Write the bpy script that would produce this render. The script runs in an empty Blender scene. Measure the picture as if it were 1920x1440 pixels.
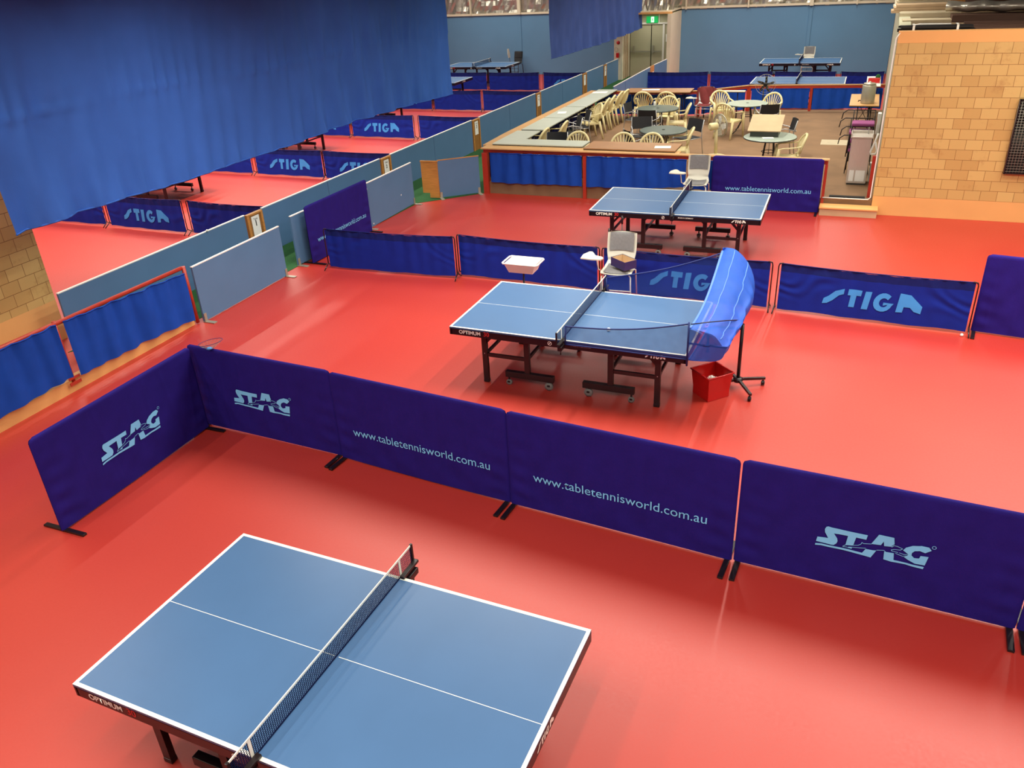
import bpy, bmesh, math, random
from math import sin, cos, pi, radians as R_
from mathutils import Vector, Matrix

random.seed(7)
scene = bpy.context.scene
COL = scene.collection

# ------------------------------------------------------------------ camera
cam_d = bpy.data.cameras.new('camera')
cam = bpy.data.objects.new('camera', cam_d)
COL.objects.link(cam)
cam_d.sensor_fit = 'HORIZONTAL'
cam_d.sensor_width = 36.0
cam_d.lens = 36.0 * 1512.618 / 1920.0
cam_d.clip_end = 200
_r = Vector((0.92591547, 0.37455473, -0.04888036))
_u = Vector((-0.13387311, 0.44640368, 0.88476084))
_f = Vector((-0.35321174, 0.81266999, -0.46347488))
M = Matrix((( _r.x, _u.x, -_f.x, 0.0), (_r.y, _u.y, -_f.y, 0.0), (_r.z, _u.z, -_f.z, 4.4493), (0, 0, 0, 1)))
cam.matrix_world = M
scene.camera = cam

# ------------------------------------------------------------------ view, world
scene.view_settings.view_transform = 'Standard'
scene.view_settings.look = 'None'
scene.view_settings.gamma = 1.0
scene.view_settings.exposure = 0.0
scene.view_settings.use_curve_mapping = False
world = bpy.data.worlds.new('world')
scene.world = world
world.use_nodes = True
world.node_tree.nodes['Background'].inputs[0].default_value = (0.9, 0.93, 1.0, 1)
world.node_tree.nodes['Background'].inputs[1].default_value = 0.0

# ------------------------------------------------------------------ lights: long battens hung under the roof, running along Y
def batten(x, y, z=5.0, ly=2.4, lx=0.08, power=60, col=(1.0, 0.93, 0.80)):
    l = bpy.data.lights.new('ceiling_batten', 'AREA')
    l.shape = 'RECTANGLE'; l.size = lx; l.size_y = ly
    l.energy = power; l.color = col; l.spread = R_(152)
    o = bpy.data.objects.new('ceiling_batten', l)
    o.location = (x, y, z)
    COL.objects.link(o)
    return o

P_MAIN = 76
for k in range(6):
    x = -6.75 + 1.55 * k
    batten(x, 8.8, power=P_MAIN * 1.25)
    batten(x, 13.8, power=P_MAIN * 0.5)
    batten(x - 0.5, 1.4, power=60 + 4 * k)
for y_, p_ in ((4.6, 58),):
    batten(-8.4, y_, power=p_)  # extra batten, added to brighten the left block wall and kerb
for x in (2.5, 4.0, 5.5):
    batten(x, 9.0, power=P_MAIN * 1.6)
    batten(x, 13.8, power=P_MAIN)
    batten(x, 1.6, power=76)
for yy in (10.0, 14.6, 18.8, 23.4, 28.0, 32.6):
    for x in (-11.8, -13.6, -15.4, -17.2):
        batten(x, yy, power=P_MAIN * (1.5 if yy < 20 else 0.85))
for x in (-6.0, -3.0, -0.4):
    for yy in (18.6, 22.6):
        batten(x, yy, power=92)
for x in (-6.0, -3.4, -0.8):
    for yy in (27.6, 32.2):
        batten(x, yy, power=104)

batten(-8.1, 34.1, z=2.44, ly=0.25, lx=1.0, power=9)   # unseen lamp added to brighten the exit lobby doors

# ------------------------------------------------------------------ materials
def s2l(c):
    c = c / 255.0
    return c / 12.92 if c <= 0.04045 else ((c + 0.055) / 1.055) ** 2.4
def rgb(r, g, b): return (s2l(r), s2l(g), s2l(b), 1.0)

def nodes_of(name):
    m = bpy.data.materials.new(name); m.use_nodes = True
    nt = m.node_tree
    return m, nt, nt.nodes['Principled BSDF']

def mat(name, col, rough=0.5, metal=0.0, var=0.06, scale=8.0, bump=0.0, bscale=60.0, spec=None, stretch=(1, 1, 1), alpha=1.0, sheen=0.0):
    m, nt, b = nodes_of(name)
    tc = nt.nodes.new('ShaderNodeTexCoord'); mp = nt.nodes.new('ShaderNodeMapping')
    mp.inputs['Scale'].default_value = stretch
    nt.links.new(tc.outputs['Object'], mp.inputs['Vector'])
    n = nt.nodes.new('ShaderNodeTexNoise'); n.inputs['Scale'].default_value = scale; n.inputs['Detail'].default_value = 4
    nt.links.new(mp.outputs[0], n.inputs['Vector'])
    r = nt.nodes.new('ShaderNodeMapRange'); r.inputs[1].default_value = 0.3; r.inputs[2].default_value = 0.7
    r.inputs[3].default_value = 1 - var; r.inputs[4].default_value = 1 + var
    nt.links.new(n.outputs['Fac'], r.inputs[0])
    mx = nt.nodes.new('ShaderNodeVectorMath'); mx.operation = 'SCALE'
    mx.inputs[0].default_value = col[:3]
    nt.links.new(r.outputs[0], mx.inputs['Scale'])
    nt.links.new(mx.outputs[0], b.inputs['Base Color'])
    b.inputs['Roughness'].default_value = rough; b.inputs['Metallic'].default_value = metal
    if spec is not None: b.inputs['Specular IOR Level'].default_value = spec
    if sheen: b.inputs['Sheen Weight'].default_value = sheen
    if alpha < 1: b.inputs['Alpha'].default_value = alpha
    if bump:
        n2 = nt.nodes.new('ShaderNodeTexNoise'); n2.inputs['Scale'].default_value = bscale; n2.inputs['Detail'].default_value = 5
        nt.links.new(mp.outputs[0], n2.inputs['Vector'])
        bp = nt.nodes.new('ShaderNodeBump'); bp.inputs['Strength'].default_value = bump; bp.inputs['Distance'].default_value = 0.01
        nt.links.new(n2.outputs['Fac'], bp.inputs['Height']); nt.links.new(bp.outputs[0], b.inputs['Normal'])
    return m

def brick_mat(name, axis, x0=0.0, z0=0.0):
    m, nt, b = nodes_of(name)
    tc = nt.nodes.new('ShaderNodeTexCoord'); sp = nt.nodes.new('ShaderNodeSeparateXYZ'); cb = nt.nodes.new('ShaderNodeCombineXYZ')
    nt.links.new(tc.outputs['Object'], sp.inputs[0])
    nt.links.new(sp.outputs[axis], cb.inputs[0]); nt.links.new(sp.outputs['Z'], cb.inputs[1])
    ad = nt.nodes.new('ShaderNodeVectorMath'); ad.operation = 'ADD'; ad.inputs[1].default_value = (x0, z0, 0)
    nt.links.new(cb.outputs[0], ad.inputs[0])
    bt = nt.nodes.new('ShaderNodeTexBrick')
    bt.offset = 0.5; bt.inputs['Scale'].default_value = 1.0
    bt.inputs['Brick Width'].default_value = 0.255; bt.inputs['Row Height'].default_value = 0.1716
    bt.inputs['Mortar Size'].default_value = 0.004; bt.inputs['Mortar Smooth'].default_value = 0.3; bt.inputs['Bias'].default_value = -0.2
    bt.inputs['Color1'].default_value = rgb(208, 174, 108); bt.inputs['Color2'].default_value = rgb(190, 150, 88)
    bt.inputs['Mortar'].default_value = rgb(140, 100, 52)
    nt.links.new(ad.outputs[0], bt.inputs['Vector'])
    n = nt.nodes.new('ShaderNodeTexNoise'); n.inputs['Scale'].default_value = 1.7; n.inputs['Detail'].default_value = 6; n.inputs['Roughness'].default_value = 0.7
    nt.links.new(ad.outputs[0], n.inputs['Vector'])
    cr = nt.nodes.new('ShaderNodeValToRGB'); cr.color_ramp.elements[0].position = 0.56; cr.color_ramp.elements[1].position = 0.72
    cr.color_ramp.elements[0].color = (0, 0, 0, 1); cr.color_ramp.elements[1].color = (0.55, 0.55, 0.55, 1)
    nt.links.new(n.outputs['Fac'], cr.inputs[0])
    mx = nt.nodes.new('ShaderNodeMix'); mx.data_type = 'RGBA'
    nt.links.new(cr.outputs[0], mx.inputs['Factor']); nt.links.new(bt.outputs['Color'], mx.inputs['A'])
    mx.inputs['B'].default_value = rgb(150, 96, 50)
    nt.links.new(mx.outputs['Result'], b.inputs['Base Color'])
    bp = nt.nodes.new('ShaderNodeBump'); bp.inputs['Strength'].default_value = 0.4; bp.inputs['Distance'].default_value = 0.006; bp.invert = True
    nt.links.new(bt.outputs['Fac'], bp.inputs['Height']); nt.links.new(bp.outputs[0], b.inputs['Normal'])
    b.inputs['Roughness'].default_value = 0.6
    return m

def floor_mat():
    m, nt, b = nodes_of('red_sports_floor')
    tc = nt.nodes.new('ShaderNodeTexCoord')
    n = nt.nodes.new('ShaderNodeTexNoise'); n.inputs['Scale'].default_value = 0.7; n.inputs['Detail'].default_value = 5
    nt.links.new(tc.outputs['Object'], n.inputs['Vector'])
    mx = nt.nodes.new('ShaderNodeMix'); mx.data_type = 'RGBA'
    mx.inputs['A'].default_value = rgb(174, 42, 29); mx.inputs['B'].default_value = rgb(186, 55, 41)
    nt.links.new(n.outputs['Fac'], mx.inputs['Factor'])
    # fine scuffs of the roll-out mats
    n3 = nt.nodes.new('ShaderNodeTexNoise'); n3.inputs['Scale'].default_value = 45; n3.inputs['Detail'].default_value = 2
    nt.links.new(tc.outputs['Object'], n3.inputs['Vector'])
    rr = nt.nodes.new('ShaderNodeMapRange'); rr.inputs[1].default_value = 0.3; rr.inputs[2].default_value = 0.7
    rr.inputs[3].default_value = 0.42; rr.inputs[4].default_value = 0.50
    nt.links.new(n3.outputs['Fac'], rr.inputs[0]); nt.links.new(rr.outputs[0], b.inputs['Roughness'])
    nt.links.new(mx.outputs['Result'], b.inputs['Base Color'])
    bp = nt.nodes.new('ShaderNodeBump'); bp.inputs['Strength'].default_value = 0.06; bp.inputs['Distance'].default_value = 0.004
    nt.links.new(n3.outputs['Fac'], bp.inputs['Height']); nt.links.new(bp.outputs[0], b.inputs['Normal'])
    b.inputs['Specular IOR Level'].default_value = 0.7
    b.inputs['Coat Weight'].default_value = 0.10; b.inputs['Coat Roughness'].default_value = 0.32
    return m

def net_mat(name, col, a):
    m, nt, b = nodes_of(name)
    out = nt.nodes['Material Output']
    b.inputs['Base Color'].default_value = col; b.inputs['Roughness'].default_value = 0.6
    tr = nt.nodes.new('ShaderNodeBsdfTransparent'); mix = nt.nodes.new('ShaderNodeMixShader')
    n = nt.nodes.new('ShaderNodeTexNoise'); n.inputs['Scale'].default_value = 9; n.inputs['Detail'].default_value = 3
    r = nt.nodes.new('ShaderNodeMapRange'); r.inputs[1].default_value = 0.0; r.inputs[2].default_value = 0.65
    r.inputs[3].default_value = a - 0.07; r.inputs[4].default_value = min(1, a + 0.07)
    tc = nt.nodes.new('ShaderNodeTexCoord'); nt.links.new(tc.outputs['Object'], n.inputs['Vector'])
    nt.links.new(n.outputs['Fac'], r.inputs[0]); nt.links.new(r.outputs[0], mix.inputs[0])
    nt.links.new(tr.outputs[0], mix.inputs[1]); nt.links.new(b.outputs[0], mix.inputs[2])
    nt.links.new(mix.outputs[0], out.inputs['Surface'])
    return m

def emit_mat(name, col, e):
    m, nt, b = nodes_of(name)
    b.inputs['Base Color'].default_value = col
    b.inputs['Emission Color'].default_value = col; b.inputs['Emission Strength'].default_value = e
    return m

MT = {}
MT['floor'] = floor_mat()
MT['green'] = mat('green_carpet', rgb(34, 92, 42), 0.95, bump=0.5, bscale=300, var=0.2, scale=40)
MT['carpet'] = mat('brown_carpet', rgb(134, 104, 76), 0.95, bump=0.4, bscale=250, var=0.13, scale=2.2)
MT['brick_x'] = brick_mat('yellow_block_wall', 'X', 0.02, -0.347)
MT['brick_y'] = brick_mat('yellow_block_wall_side', 'Y', 0.02, -0.347)
MT['cream'] = mat('cream_painted_render', rgb(226, 170, 104), 0.55, var=0.05, scale=1.5, bump=0.1)
MT['capcream'] = mat('cream_capping_band', rgb(232, 172, 104), 0.5, var=0.04, scale=1.5)
MT['offwhite'] = mat('off_white_paint', rgb(222, 212, 186), 0.55, var=0.04, scale=3)
MT['doorpaint'] = mat('pale_door_paint', rgb(186, 184, 156), 0.5, var=0.05, scale=2)
MT['wallblue'] = mat('blue_wall_sheeting', rgb(94, 138, 174), 0.55, var=0.05, scale=0.8)
MT['divblue'] = mat('dusty_blue_panel', rgb(84, 120, 160), 0.5, var=0.04, scale=2.0)
MT['lowblue'] = mat('pale_dusty_blue_panel', rgb(84, 124, 164), 0.5, var=0.05, scale=2.0)
MT['white'] = mat('white_paint', rgb(238, 238, 232), 0.45, var=0.02)
MT['paper'] = mat('white_paper', rgb(240, 240, 235), 0.7, var=0.02)
MT['timber'] = mat('varnished_timber', rgb(196, 134, 66), 0.4, var=0.15, scale=5, stretch=(1, 8, 8))
MT['timberbrown'] = mat('brown_timber_post', rgb(150, 102, 50), 0.5, var=0.15, scale=6, stretch=(6, 6, 1))
MT['tan'] = mat('tan_counter_top', rgb(206, 160, 104), 0.4, var=0.06, scale=5)
MT['bench'] = mat('brown_laminate', rgb(164, 120, 80), 0.38, var=0.06, scale=4)
MT['greylam'] = mat('pale_grey_laminate', rgb(196, 202, 188), 0.30, var=0.04, scale=3)
MT['redsteel'] = mat('red_oxide_steel', rgb(176, 52, 34), 0.4, var=0.06)
MT['black'] = mat('black_powder_coat', rgb(26, 16, 18), 0.35, var=0.1)
MT['blackedge'] = mat('black_edge', rgb(20, 18, 20), 0.5, var=0.1)
MT['rubber'] = mat('grey_caster_rubber', rgb(120, 118, 112), 0.6, var=0.1)
MT['ttblue'] = mat('blue_playing_surface', rgb(68, 103, 146), 0.36, var=0.03, scale=3, spec=0.5)
MT['line'] = mat('white_line_paint', rgb(240, 240, 228), 0.45, var=0.01)
MT['netcord'] = mat('dark_blue_net_cord', rgb(20, 30, 68), 0.85, var=0.1, spec=0.1)
MT['purple'] = mat('purple_cover_cloth', rgb(36, 23, 116), 0.75, var=0.08, scale=6, bump=0.25, bscale=140, spec=0.15)
MT['skyprint'] = mat('sky_blue_print', rgb(126, 204, 255), 0.7, var=0.02)
MT['barblue'] = mat('royal_blue_surround_cloth', rgb(18, 40, 138), 0.62, var=0.09, scale=5, bump=0.15, bscale=90, spec=0.15)
MT['barhem'] = mat('darker_blue_hem_cloth', rgb(18, 32, 98), 0.62, var=0.12, scale=9, bump=0.15, bscale=90, spec=0.15)
MT['midprint'] = mat('mid_blue_print', rgb(58, 150, 228), 0.65, var=0.03)
MT['railcloth'] = mat('mid_blue_drape_cloth', rgb(24, 72, 172), 0.75, var=0.08, scale=5, bump=0.2, bscale=160, spec=0.15)
MT['bigcurtain'] = mat('dusty_blue_divider_cloth', rgb(60, 108, 200), 0.7, var=0.07, scale=1.6, bump=0.15, bscale=50, spec=0.15)
MT['navycurtain'] = mat('navy_divider_cloth', rgb(66, 92, 160), 0.7, var=0.1, scale=2.0, bump=0.15, bscale=50, spec=0.15)
MT['foil'] = mat('crumpled_silver_foil', rgb(196, 190, 176), 0.35, metal=0.75, var=0.2, scale=3, bump=1.0, bscale=9)
MT['poly'] = mat('cream_moulded_plastic', rgb(226, 212, 160), 0.4, var=0.03)
MT['shell'] = mat('pale_grey_chair_shell', rgb(206, 204, 190), 0.45, var=0.03)
MT['pad'] = mat('grey_fabric_pad', rgb(118, 118, 120), 0.9, var=0.08, scale=30)
MT['blackmesh'] = mat('black_chair_fabric', rgb(26, 26, 30), 0.7, var=0.1)
MT['chrome'] = mat('chrome_tube', rgb(190, 190, 190), 0.45, metal=0.6, var=0.02)
MT['steel'] = mat('brushed_stainless_steel', rgb(206, 198, 188), 0.30, metal=0.3, var=0.04, stretch=(20, 20, 1))
MT['greytop'] = mat('mottled_grey_round_top', rgb(84, 98, 92), 0.28, var=0.12, scale=30)
MT['glass'] = mat('frosted_green_glass_top', rgb(190, 204, 190), 0.12, var=0.05, scale=20, spec=0.8)
MT['darkrim'] = mat('dark_table_rim', rgb(60, 62, 58), 0.4)
MT['maroon'] = mat('maroon_cloth', rgb(120, 44, 46), 0.85, var=0.1)
MT['purplepad'] = mat('magenta_cushion_cloth', rgb(146, 70, 124), 0.85, var=0.12)
MT['card'] = mat('tan_cardboard', rgb(196, 166, 128), 0.7, var=0.08, scale=3)
MT['redplastic'] = mat('red_plastic', rgb(190, 24, 22), 0.3, var=0.04)
MT['ball'] = mat('white_celluloid', rgb(240, 240, 232), 0.35, var=0.01)
MT['boxblue'] = mat('navy_printed_card', rgb(44, 42, 96), 0.55, var=0.04)
MT['urn'] = mat('dull_aluminium_urn', rgb(176, 172, 156), 0.4, metal=0.5, var=0.05)
MT['brownplank'] = mat('dark_brown_plank', rgb(86, 58, 44), 0.6, var=0.12, scale=5, stretch=(1, 8, 8))
MT['beigeboard'] = mat('beige_board', rgb(186, 172, 142), 0.6, var=0.08)
MT['deck'] = mat('dusty_roof_deck', rgb(136, 112, 80), 0.8, var=0.12)
MT['dark'] = mat('very_dark_void', rgb(14, 13, 12), 0.8)
MT['ceil'] = mat('dull_roof_lining', rgb(66, 68, 72), 0.7)
MT['hall'] = mat('hall_wall_paint', rgb(84, 100, 116), 0.7)
MT['catchnet'] = net_mat('blue_catch_net', rgb(22, 84, 190), 0.80)
MT['sidenet'] = net_mat('blue_side_net', rgb(36, 66, 150), 0.40)
MT['netrim'] = mat('light_blue_net_binding', rgb(84, 128, 222), 0.6)
MT['darkrimnet'] = mat('navy_net_binding', rgb(24, 44, 110), 0.6)
MT['fanblade'] = mat('black_fan_blade', rgb(16, 16, 18), 0.4)
MT['exitgreen'] = emit_mat('exit_sign_green', rgb(0, 168, 82), 0.55)
MT['exitwhite'] = emit_mat('exit_sign_white', rgb(225, 255, 235), 1.1)
MT['redsign'] = mat('red_sign_print', rgb(190, 40, 40), 0.5)
MT['orange'] = mat('orange_plastic', rgb(210, 110, 40), 0.5)

# ------------------------------------------------------------------ object helpers
def tag(o, label=None, cat=None, group=None, kind=None):
    if label: o['label'] = label
    if cat: o['category'] = cat
    if group: o['group'] = group
    if kind: o['kind'] = kind
    return o

def thing(name, label, cat, loc=(0, 0, 0), rz=0.0, group=None):
    o = bpy.data.objects.new(name, None)
    o.empty_display_size = 0.1
    o.location = loc; o.rotation_euler = (0, 0, rz)
    COL.objects.link(o)
    return tag(o, label, cat, group)

class MB:
    """collects simple solids into one bmesh"""
    def __init__(s): s.bm = bmesh.new(); s.mi = 0
    def _faces(s, fs, smooth=False):
        for f in fs: f.material_index = s.mi; f.smooth = smooth
    def box(s, c, size, rz=0.0, rx=0.0, ry=0.0, bevel=0.0):
        m = Matrix.Translation(c) @ Matrix.Rotation(rz, 4, 'Z') @ Matrix.Rotation(ry, 4, 'Y') @ Matrix.Rotation(rx, 4, 'X') @ Matrix.Diagonal((size[0], size[1], size[2], 1))
        g = bmesh.ops.create_cube(s.bm, size=1.0, matrix=m)
        fs = {f for v in g['verts'] for f in v.link_faces}
        s._faces(fs)
        if bevel > 0:
            es = {e for v in g['verts'] for e in v.link_edges}
            r = bmesh.ops.bevel(s.bm, geom=list(es), offset=bevel, segments=2, affect='EDGES', profile=0.5)
            s._faces(r['faces'])
        return s
    def bar(s, a, b, w, h):
        a = Vector(a); b = Vector(b); d = b - a; L = d.length
        q = d.to_track_quat('X', 'Z').to_matrix().to_4x4()
        m = Matrix.Translation((a + b) / 2) @ q @ Matrix.Diagonal((L, w, h, 1))
        g = bmesh.ops.create_cube(s.bm, size=1.0, matrix=m)
        s._faces({f for v in g['verts'] for f in v.link_faces})
        return s
    def tube(s, pts, r, seg=8, cap=True, closed=False):
        pts = [Vector(p) for p in pts]; n = len(pts); rings = []
        up = None
        for i, p in enumerate(pts):
            if closed: t = pts[(i + 1) % n] - pts[i - 1]
            else: t = pts[min(i + 1, n - 1)] - pts[max(i - 1, 0)]
            t.normalize()
            if up is None:
                up = Vector((0, 0, 1)) if abs(t.z) < 0.9 else Vector((1, 0, 0))
            x = t.cross(up)
            if x.length < 1e-5: x = t.orthogonal()
            x.normalize(); y = x.cross(t).normalized(); up = y
            rr = r[i] if isinstance(r, (list, tuple)) else r
            rings.append([s.bm.verts.new(p + (x * cos(2 * pi * k / seg) + y * sin(2 * pi * k / seg)) * rr) for k in range(seg)])
        fs = []
        for i in range(n if closed else n - 1):
            A = rings[i]; B = rings[(i + 1) % n]
            for k in range(seg): fs.append(s.bm.faces.new((A[k], A[(k + 1) % seg], B[(k + 1) % seg], B[k])))
        s._faces(fs, True)
        if cap and not closed:
            s._faces([s.bm.faces.new(rings[0][::-1]), s.bm.faces.new(rings[-1])])
        return s
    def lathe(s, c, prof, seg=24, axis='Z'):
        c = Vector(c); rings = []
        for (r, z) in prof:
            ring = []
            for k in range(seg):
                a = 2 * pi * k / seg
                if axis == 'Z': p = Vector((r * cos(a), r * sin(a), z))
                elif axis == 'Y': p = Vector((r * cos(a), z, r * sin(a)))
                else: p = Vector((z, r * cos(a), r * sin(a)))
                ring.append(s.bm.verts.new(c + p))
            rings.append(ring)
        fs = []
        for A, B in zip(rings, rings[1:]):
            for k in range(seg): fs.append(s.bm.faces.new((A[k], A[(k + 1) % seg], B[(k + 1) % seg], B[k])))
        s._faces(fs, True)
        s._faces([s.bm.faces.new(rings[0][::-1]), s.bm.faces.new(rings[-1])])
        return s
    def grid(s, nu, nv, fn, smooth=True, mi=None):
        vs = [[s.bm.verts.new(fn(i / nu, j / nv)) for j in range(nv + 1)] for i in range(nu + 1)]
        for i in range(nu):
            for j in range(nv):
                f = s.bm.faces.new((vs[i][j], vs[i + 1][j], vs[i + 1][j + 1], vs[i][j + 1]))
                f.smooth = smooth
                f.material_index = mi(i / nu, j / nv) if mi else s.mi
        return s
    def poly(s, pts, thick, to):
        """flat polygon pts (a,b); to(a,b,t) maps to 3D, t in (0,thick)"""
        A = [s.bm.verts.new(to(a, b, 0)) for a, b in pts]
        B = [s.bm.verts.new(to(a, b, thick)) for a, b in pts]
        fs = [s.bm.faces.new(A), s.bm.faces.new(B[::-1])]
        n = len(pts)
        for i in range(n): fs.append(s.bm.faces.new((A[i], B[i], B[(i + 1) % n], A[(i + 1) % n])))
        s._faces(fs)
        return s
    def build(s, name, mats, parent=None, loc=None):
        bmesh.ops.recalc_face_normals(s.bm, faces=s.bm.faces[:])
        me = bpy.data.meshes.new(name); s.bm.to_mesh(me); s.bm.free()
        for m in (mats if isinstance(mats, (list, tuple)) else [mats]): me.materials.append(MT[m])
        o = bpy.data.objects.new(name, me); COL.objects.link(o)
        if parent: o.parent = parent
        if loc: o.location = loc
        return o

def structure(o): o['kind'] = 'structure'; return o

def copy_tree(o, parent=None):
    c = o.copy(); COL.objects.link(c)
    if parent: c.parent = parent
    for ch in list(o.children): copy_tree(ch, c)
    return c

def place(proto, loc, rz, label, group=None, state={}):
    """first call uses the prototype itself, later ones copy it"""
    k = proto.name_full
    if state.get(k): o = copy_tree(proto)
    else: o = proto; state[k] = True
    o.location = loc; o.rotation_euler = (0, 0, rz); o['label'] = label
    if group: o['group'] = group
    elif 'group' in o: del o['group']
    return o

# text turned into a flat mesh; f(x, z) -> 3D point
_cache = {}
def text_verts(txt, bold=0.0):
    k = (txt, bold)
    if k in _cache: return _cache[k]
    cu = bpy.data.curves.new('t', 'FONT'); cu.body = txt; cu.size = 1.0; cu.offset = bold; cu.resolution_u = 4
    ob = bpy.data.objects.new('t', cu); COL.objects.link(ob)
    dg = bpy.context.evaluated_depsgraph_get()
    me = bpy.data.meshes.new_from_object(ob.evaluated_get(dg))
    vs = [(v.co.x, v.co.y) for v in me.vertices]; fs = [tuple(p.vertices) for p in me.polygons]
    bpy.data.objects.remove(ob); bpy.data.curves.remove(cu); bpy.data.meshes.remove(me)
    x0 = min(v[0] for v in vs); x1 = max(v[0] for v in vs)
    y1 = max(v[1] for v in vs)
    vs = [((x - x0) / (x1 - x0), y / (x1 - x0)) for x, y in vs]
    _cache[k] = (vs, fs)
    return _cache[k]

def add_text(mb, txt, x0, z0, width, to, bold=0.0, vscale=1.0, cuts=0.0):
    vs, fs = text_verts(txt, bold)
    b2 = bmesh.new()
    V = [b2.verts.new((x0 + x * width, z0 + y * width * vscale, 0)) for x, y in vs]
    for f in fs:
        try: b2.faces.new([V[i] for i in f])
        except ValueError: pass
    flat_to_surface(mb, b2, to, x0, x0 + width, cuts)

def flat_to_surface(mb, b2, to, xa, xb, cuts):
    if cuts > 0:
        x = xa + cuts
        while x < xb:
            bmesh.ops.bisect_plane(b2, geom=b2.verts[:] + b2.edges[:] + b2.faces[:], plane_co=(x, 0, 0), plane_no=(1, 0, 0)); x += cuts
    b2.verts.index_update()
    W = [mb.bm.verts.new(to(v.co.x, v.co.y)) for v in b2.verts]
    for f in b2.faces:
        nf = mb.bm.faces.new([W[v.index] for v in f.verts]); nf.material_index = mb.mi; nf.smooth = True
    b2.free()

def add_shape(mb, pts, to, cuts=0.0):
    from mathutils.geometry import tessellate_polygon
    b2 = bmesh.new()
    V = [b2.verts.new((p[0], p[1], 0)) for p in pts]
    for t in tessellate_polygon([[Vector((p[0], p[1], 0)) for p in pts]]):
        try: b2.faces.new([V[i] for i in t])
        except ValueError: pass
    flat_to_surface(mb, b2, to, min(p[0] for p in pts), max(p[0] for p in pts), cuts)

def add_line(mb, pts, w, to):
    for a, b in zip(pts, pts[1:]):
        d = math.hypot(b[0] - a[0], b[1] - a[1]) or 1e-6
        nx, ny = -(b[1] - a[1]) / d * w / 2, (b[0] - a[0]) / d * w / 2
        add_shape(mb, [(a[0] + nx, a[1] + ny), (b[0] + nx, b[1] + ny), (b[0] - nx, b[1] - ny), (a[0] - nx, a[1] - ny)], to)

# ------------------------------------------------------------------ emblem outlines
def _stag(p):  # picture of the cloth emblem -> metres, origin at the left end of the underline
    return ((p[0] - 187) * 0.0005, (455 + (p[0] - 187) * 0.2 + 15 - p[1]) * 0.00064)
STAG_SOLID = [
    [(330,200),(885,318),(875,382),(735,352),(715,462),(690,468),(640,466),(607,470),(622,330),(425,295),(480,370),(492,410),(480,445),(445,465),(400,460),(192,415),(203,350),(355,368),(300,285),(290,240),(305,208)],
    [(187,445),(270,450),(620,520),(850,570),(890,512),(1035,530),(975,630),(600,545),(270,475),(187,470)],
    [(1030,302),(1235,342),(1255,435),(1210,472),(1125,465),(1110,400),(1080,452),(950,436)],
    [(1140,548),(1270,566),(1285,665),(1440,690),(1690,740),(1683,772),(1440,715),(1250,690),(1150,660)],
    [(1740,505),(1700,460),(1600,437),(1490,445),(1410,475),(1380,515),(1462,572),(1440,596),(1410,612),(1470,650),(1560,690),(1695,718),(1720,595),(1615,580),(1605,615),(1540,612),(1500,580),(1500,545),(1530,515),(1590,508),(1665,540)],
    [(655,490),(705,492),(700,518),(640,505)]]
STAG_LINES = [
    [(640,498),(572,488),(612,462),(690,468),(780,464),(815,446),(825,420),(848,438),(955,438)],
    [(700,496),(800,500),(890,502)], [(1035,524),(1132,528),(1165,556)],
    [(1210,455),(1228,478),(1250,455),(1300,465),(1372,497),(1345,515),(1270,512),(1225,518),(1240,537),(1322,552)],
    [(1290,566),(1392,603),(1440,592)], [(1338,556),(1400,575),(1460,574)]]
def _stiga(p):
    return ((p[0] - 395) * 0.00161, (395 + 0.125 * (p[0] - 395) - p[1]) * 0.00194)
_G = [(855 + 72 * cos(a), 392 + 66 * sin(a)) for a in [R_(t) for t in range(-40, -345, -20)]]
_g = [(860 + 34 * cos(a), 394 + 32 * sin(a)) for a in [R_(t) for t in range(-335, -30, 25)]]
STIGA = [
    [(395,390),(405,352),(440,338),(490,302),(558,288),(555,326),(520,334),(472,372),(432,390)],
    [(590,292),(692,305),(686,345),(652,342),(643,425),(600,420),(608,338),(585,335)],
    [(718,310),(766,315),(745,440),(698,435)],
    _G + [(935,402),(858,392),(856,415)] + _g,
    [(972,330),(1050,345),(1142,430),(1136,480),(1085,462),(1055,432),(1010,428),(1003,466),(955,462)]]

def stag_logo(mb, x, z, to):
    f = lambda p: (x + _stag(p)[0], z + _stag(p)[1])
    for pl in STAG_SOLID: add_shape(mb, [f(p) for p in pl], to, 0.05)
    for pl in STAG_LINES: add_line(mb, [f(p) for p in pl], 0.004, to)
    c = f((1762, 462)); ring = [(c[0] + 0.013 * cos(a * pi / 5), c[1] + 0.013 * sin(a * pi / 5)) for a in range(11)]
    add_line(mb, ring, 0.004, to)
def stiga_logo(mb, x, z, to, s=1.0):
    f = lambda p: (x + _stiga(p)[0] * s, z + _stiga(p)[1] * s)
    for pl in STIGA: add_shape(mb, [f(p) for p in pl], to, 0.05 if s > 0.5 else 0)

# ================================================================== SETTING
def quad_slab(name, x0, x1, y0, y1, z0, z1, m):
    return structure(MB().box(((x0 + x1) / 2, (y0 + y1) / 2, (z0 + z1) / 2), (x1 - x0, y1 - y0, z1 - z0)).build(name, m))

quad_slab('floor', -20, 8, -2, 35.4, -0.1, 0.0, 'floor')
# green carpet strip in the corridor
g = MB(); g.poly([(-9.6, 6.9), (-8.62, 8.2), (-8.50, 12.9), (-8.42, 14.9), (-7.30, 15.99), (-7.30, 25.9), (-7.1, 33.4), (-9.0, 34.7), (-9.16, 34.0), (-9.42, 20)], 0.006, lambda a, b, t: (a, b, 0.001 + t))
structure(g.build('floor', 'green'))
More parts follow.
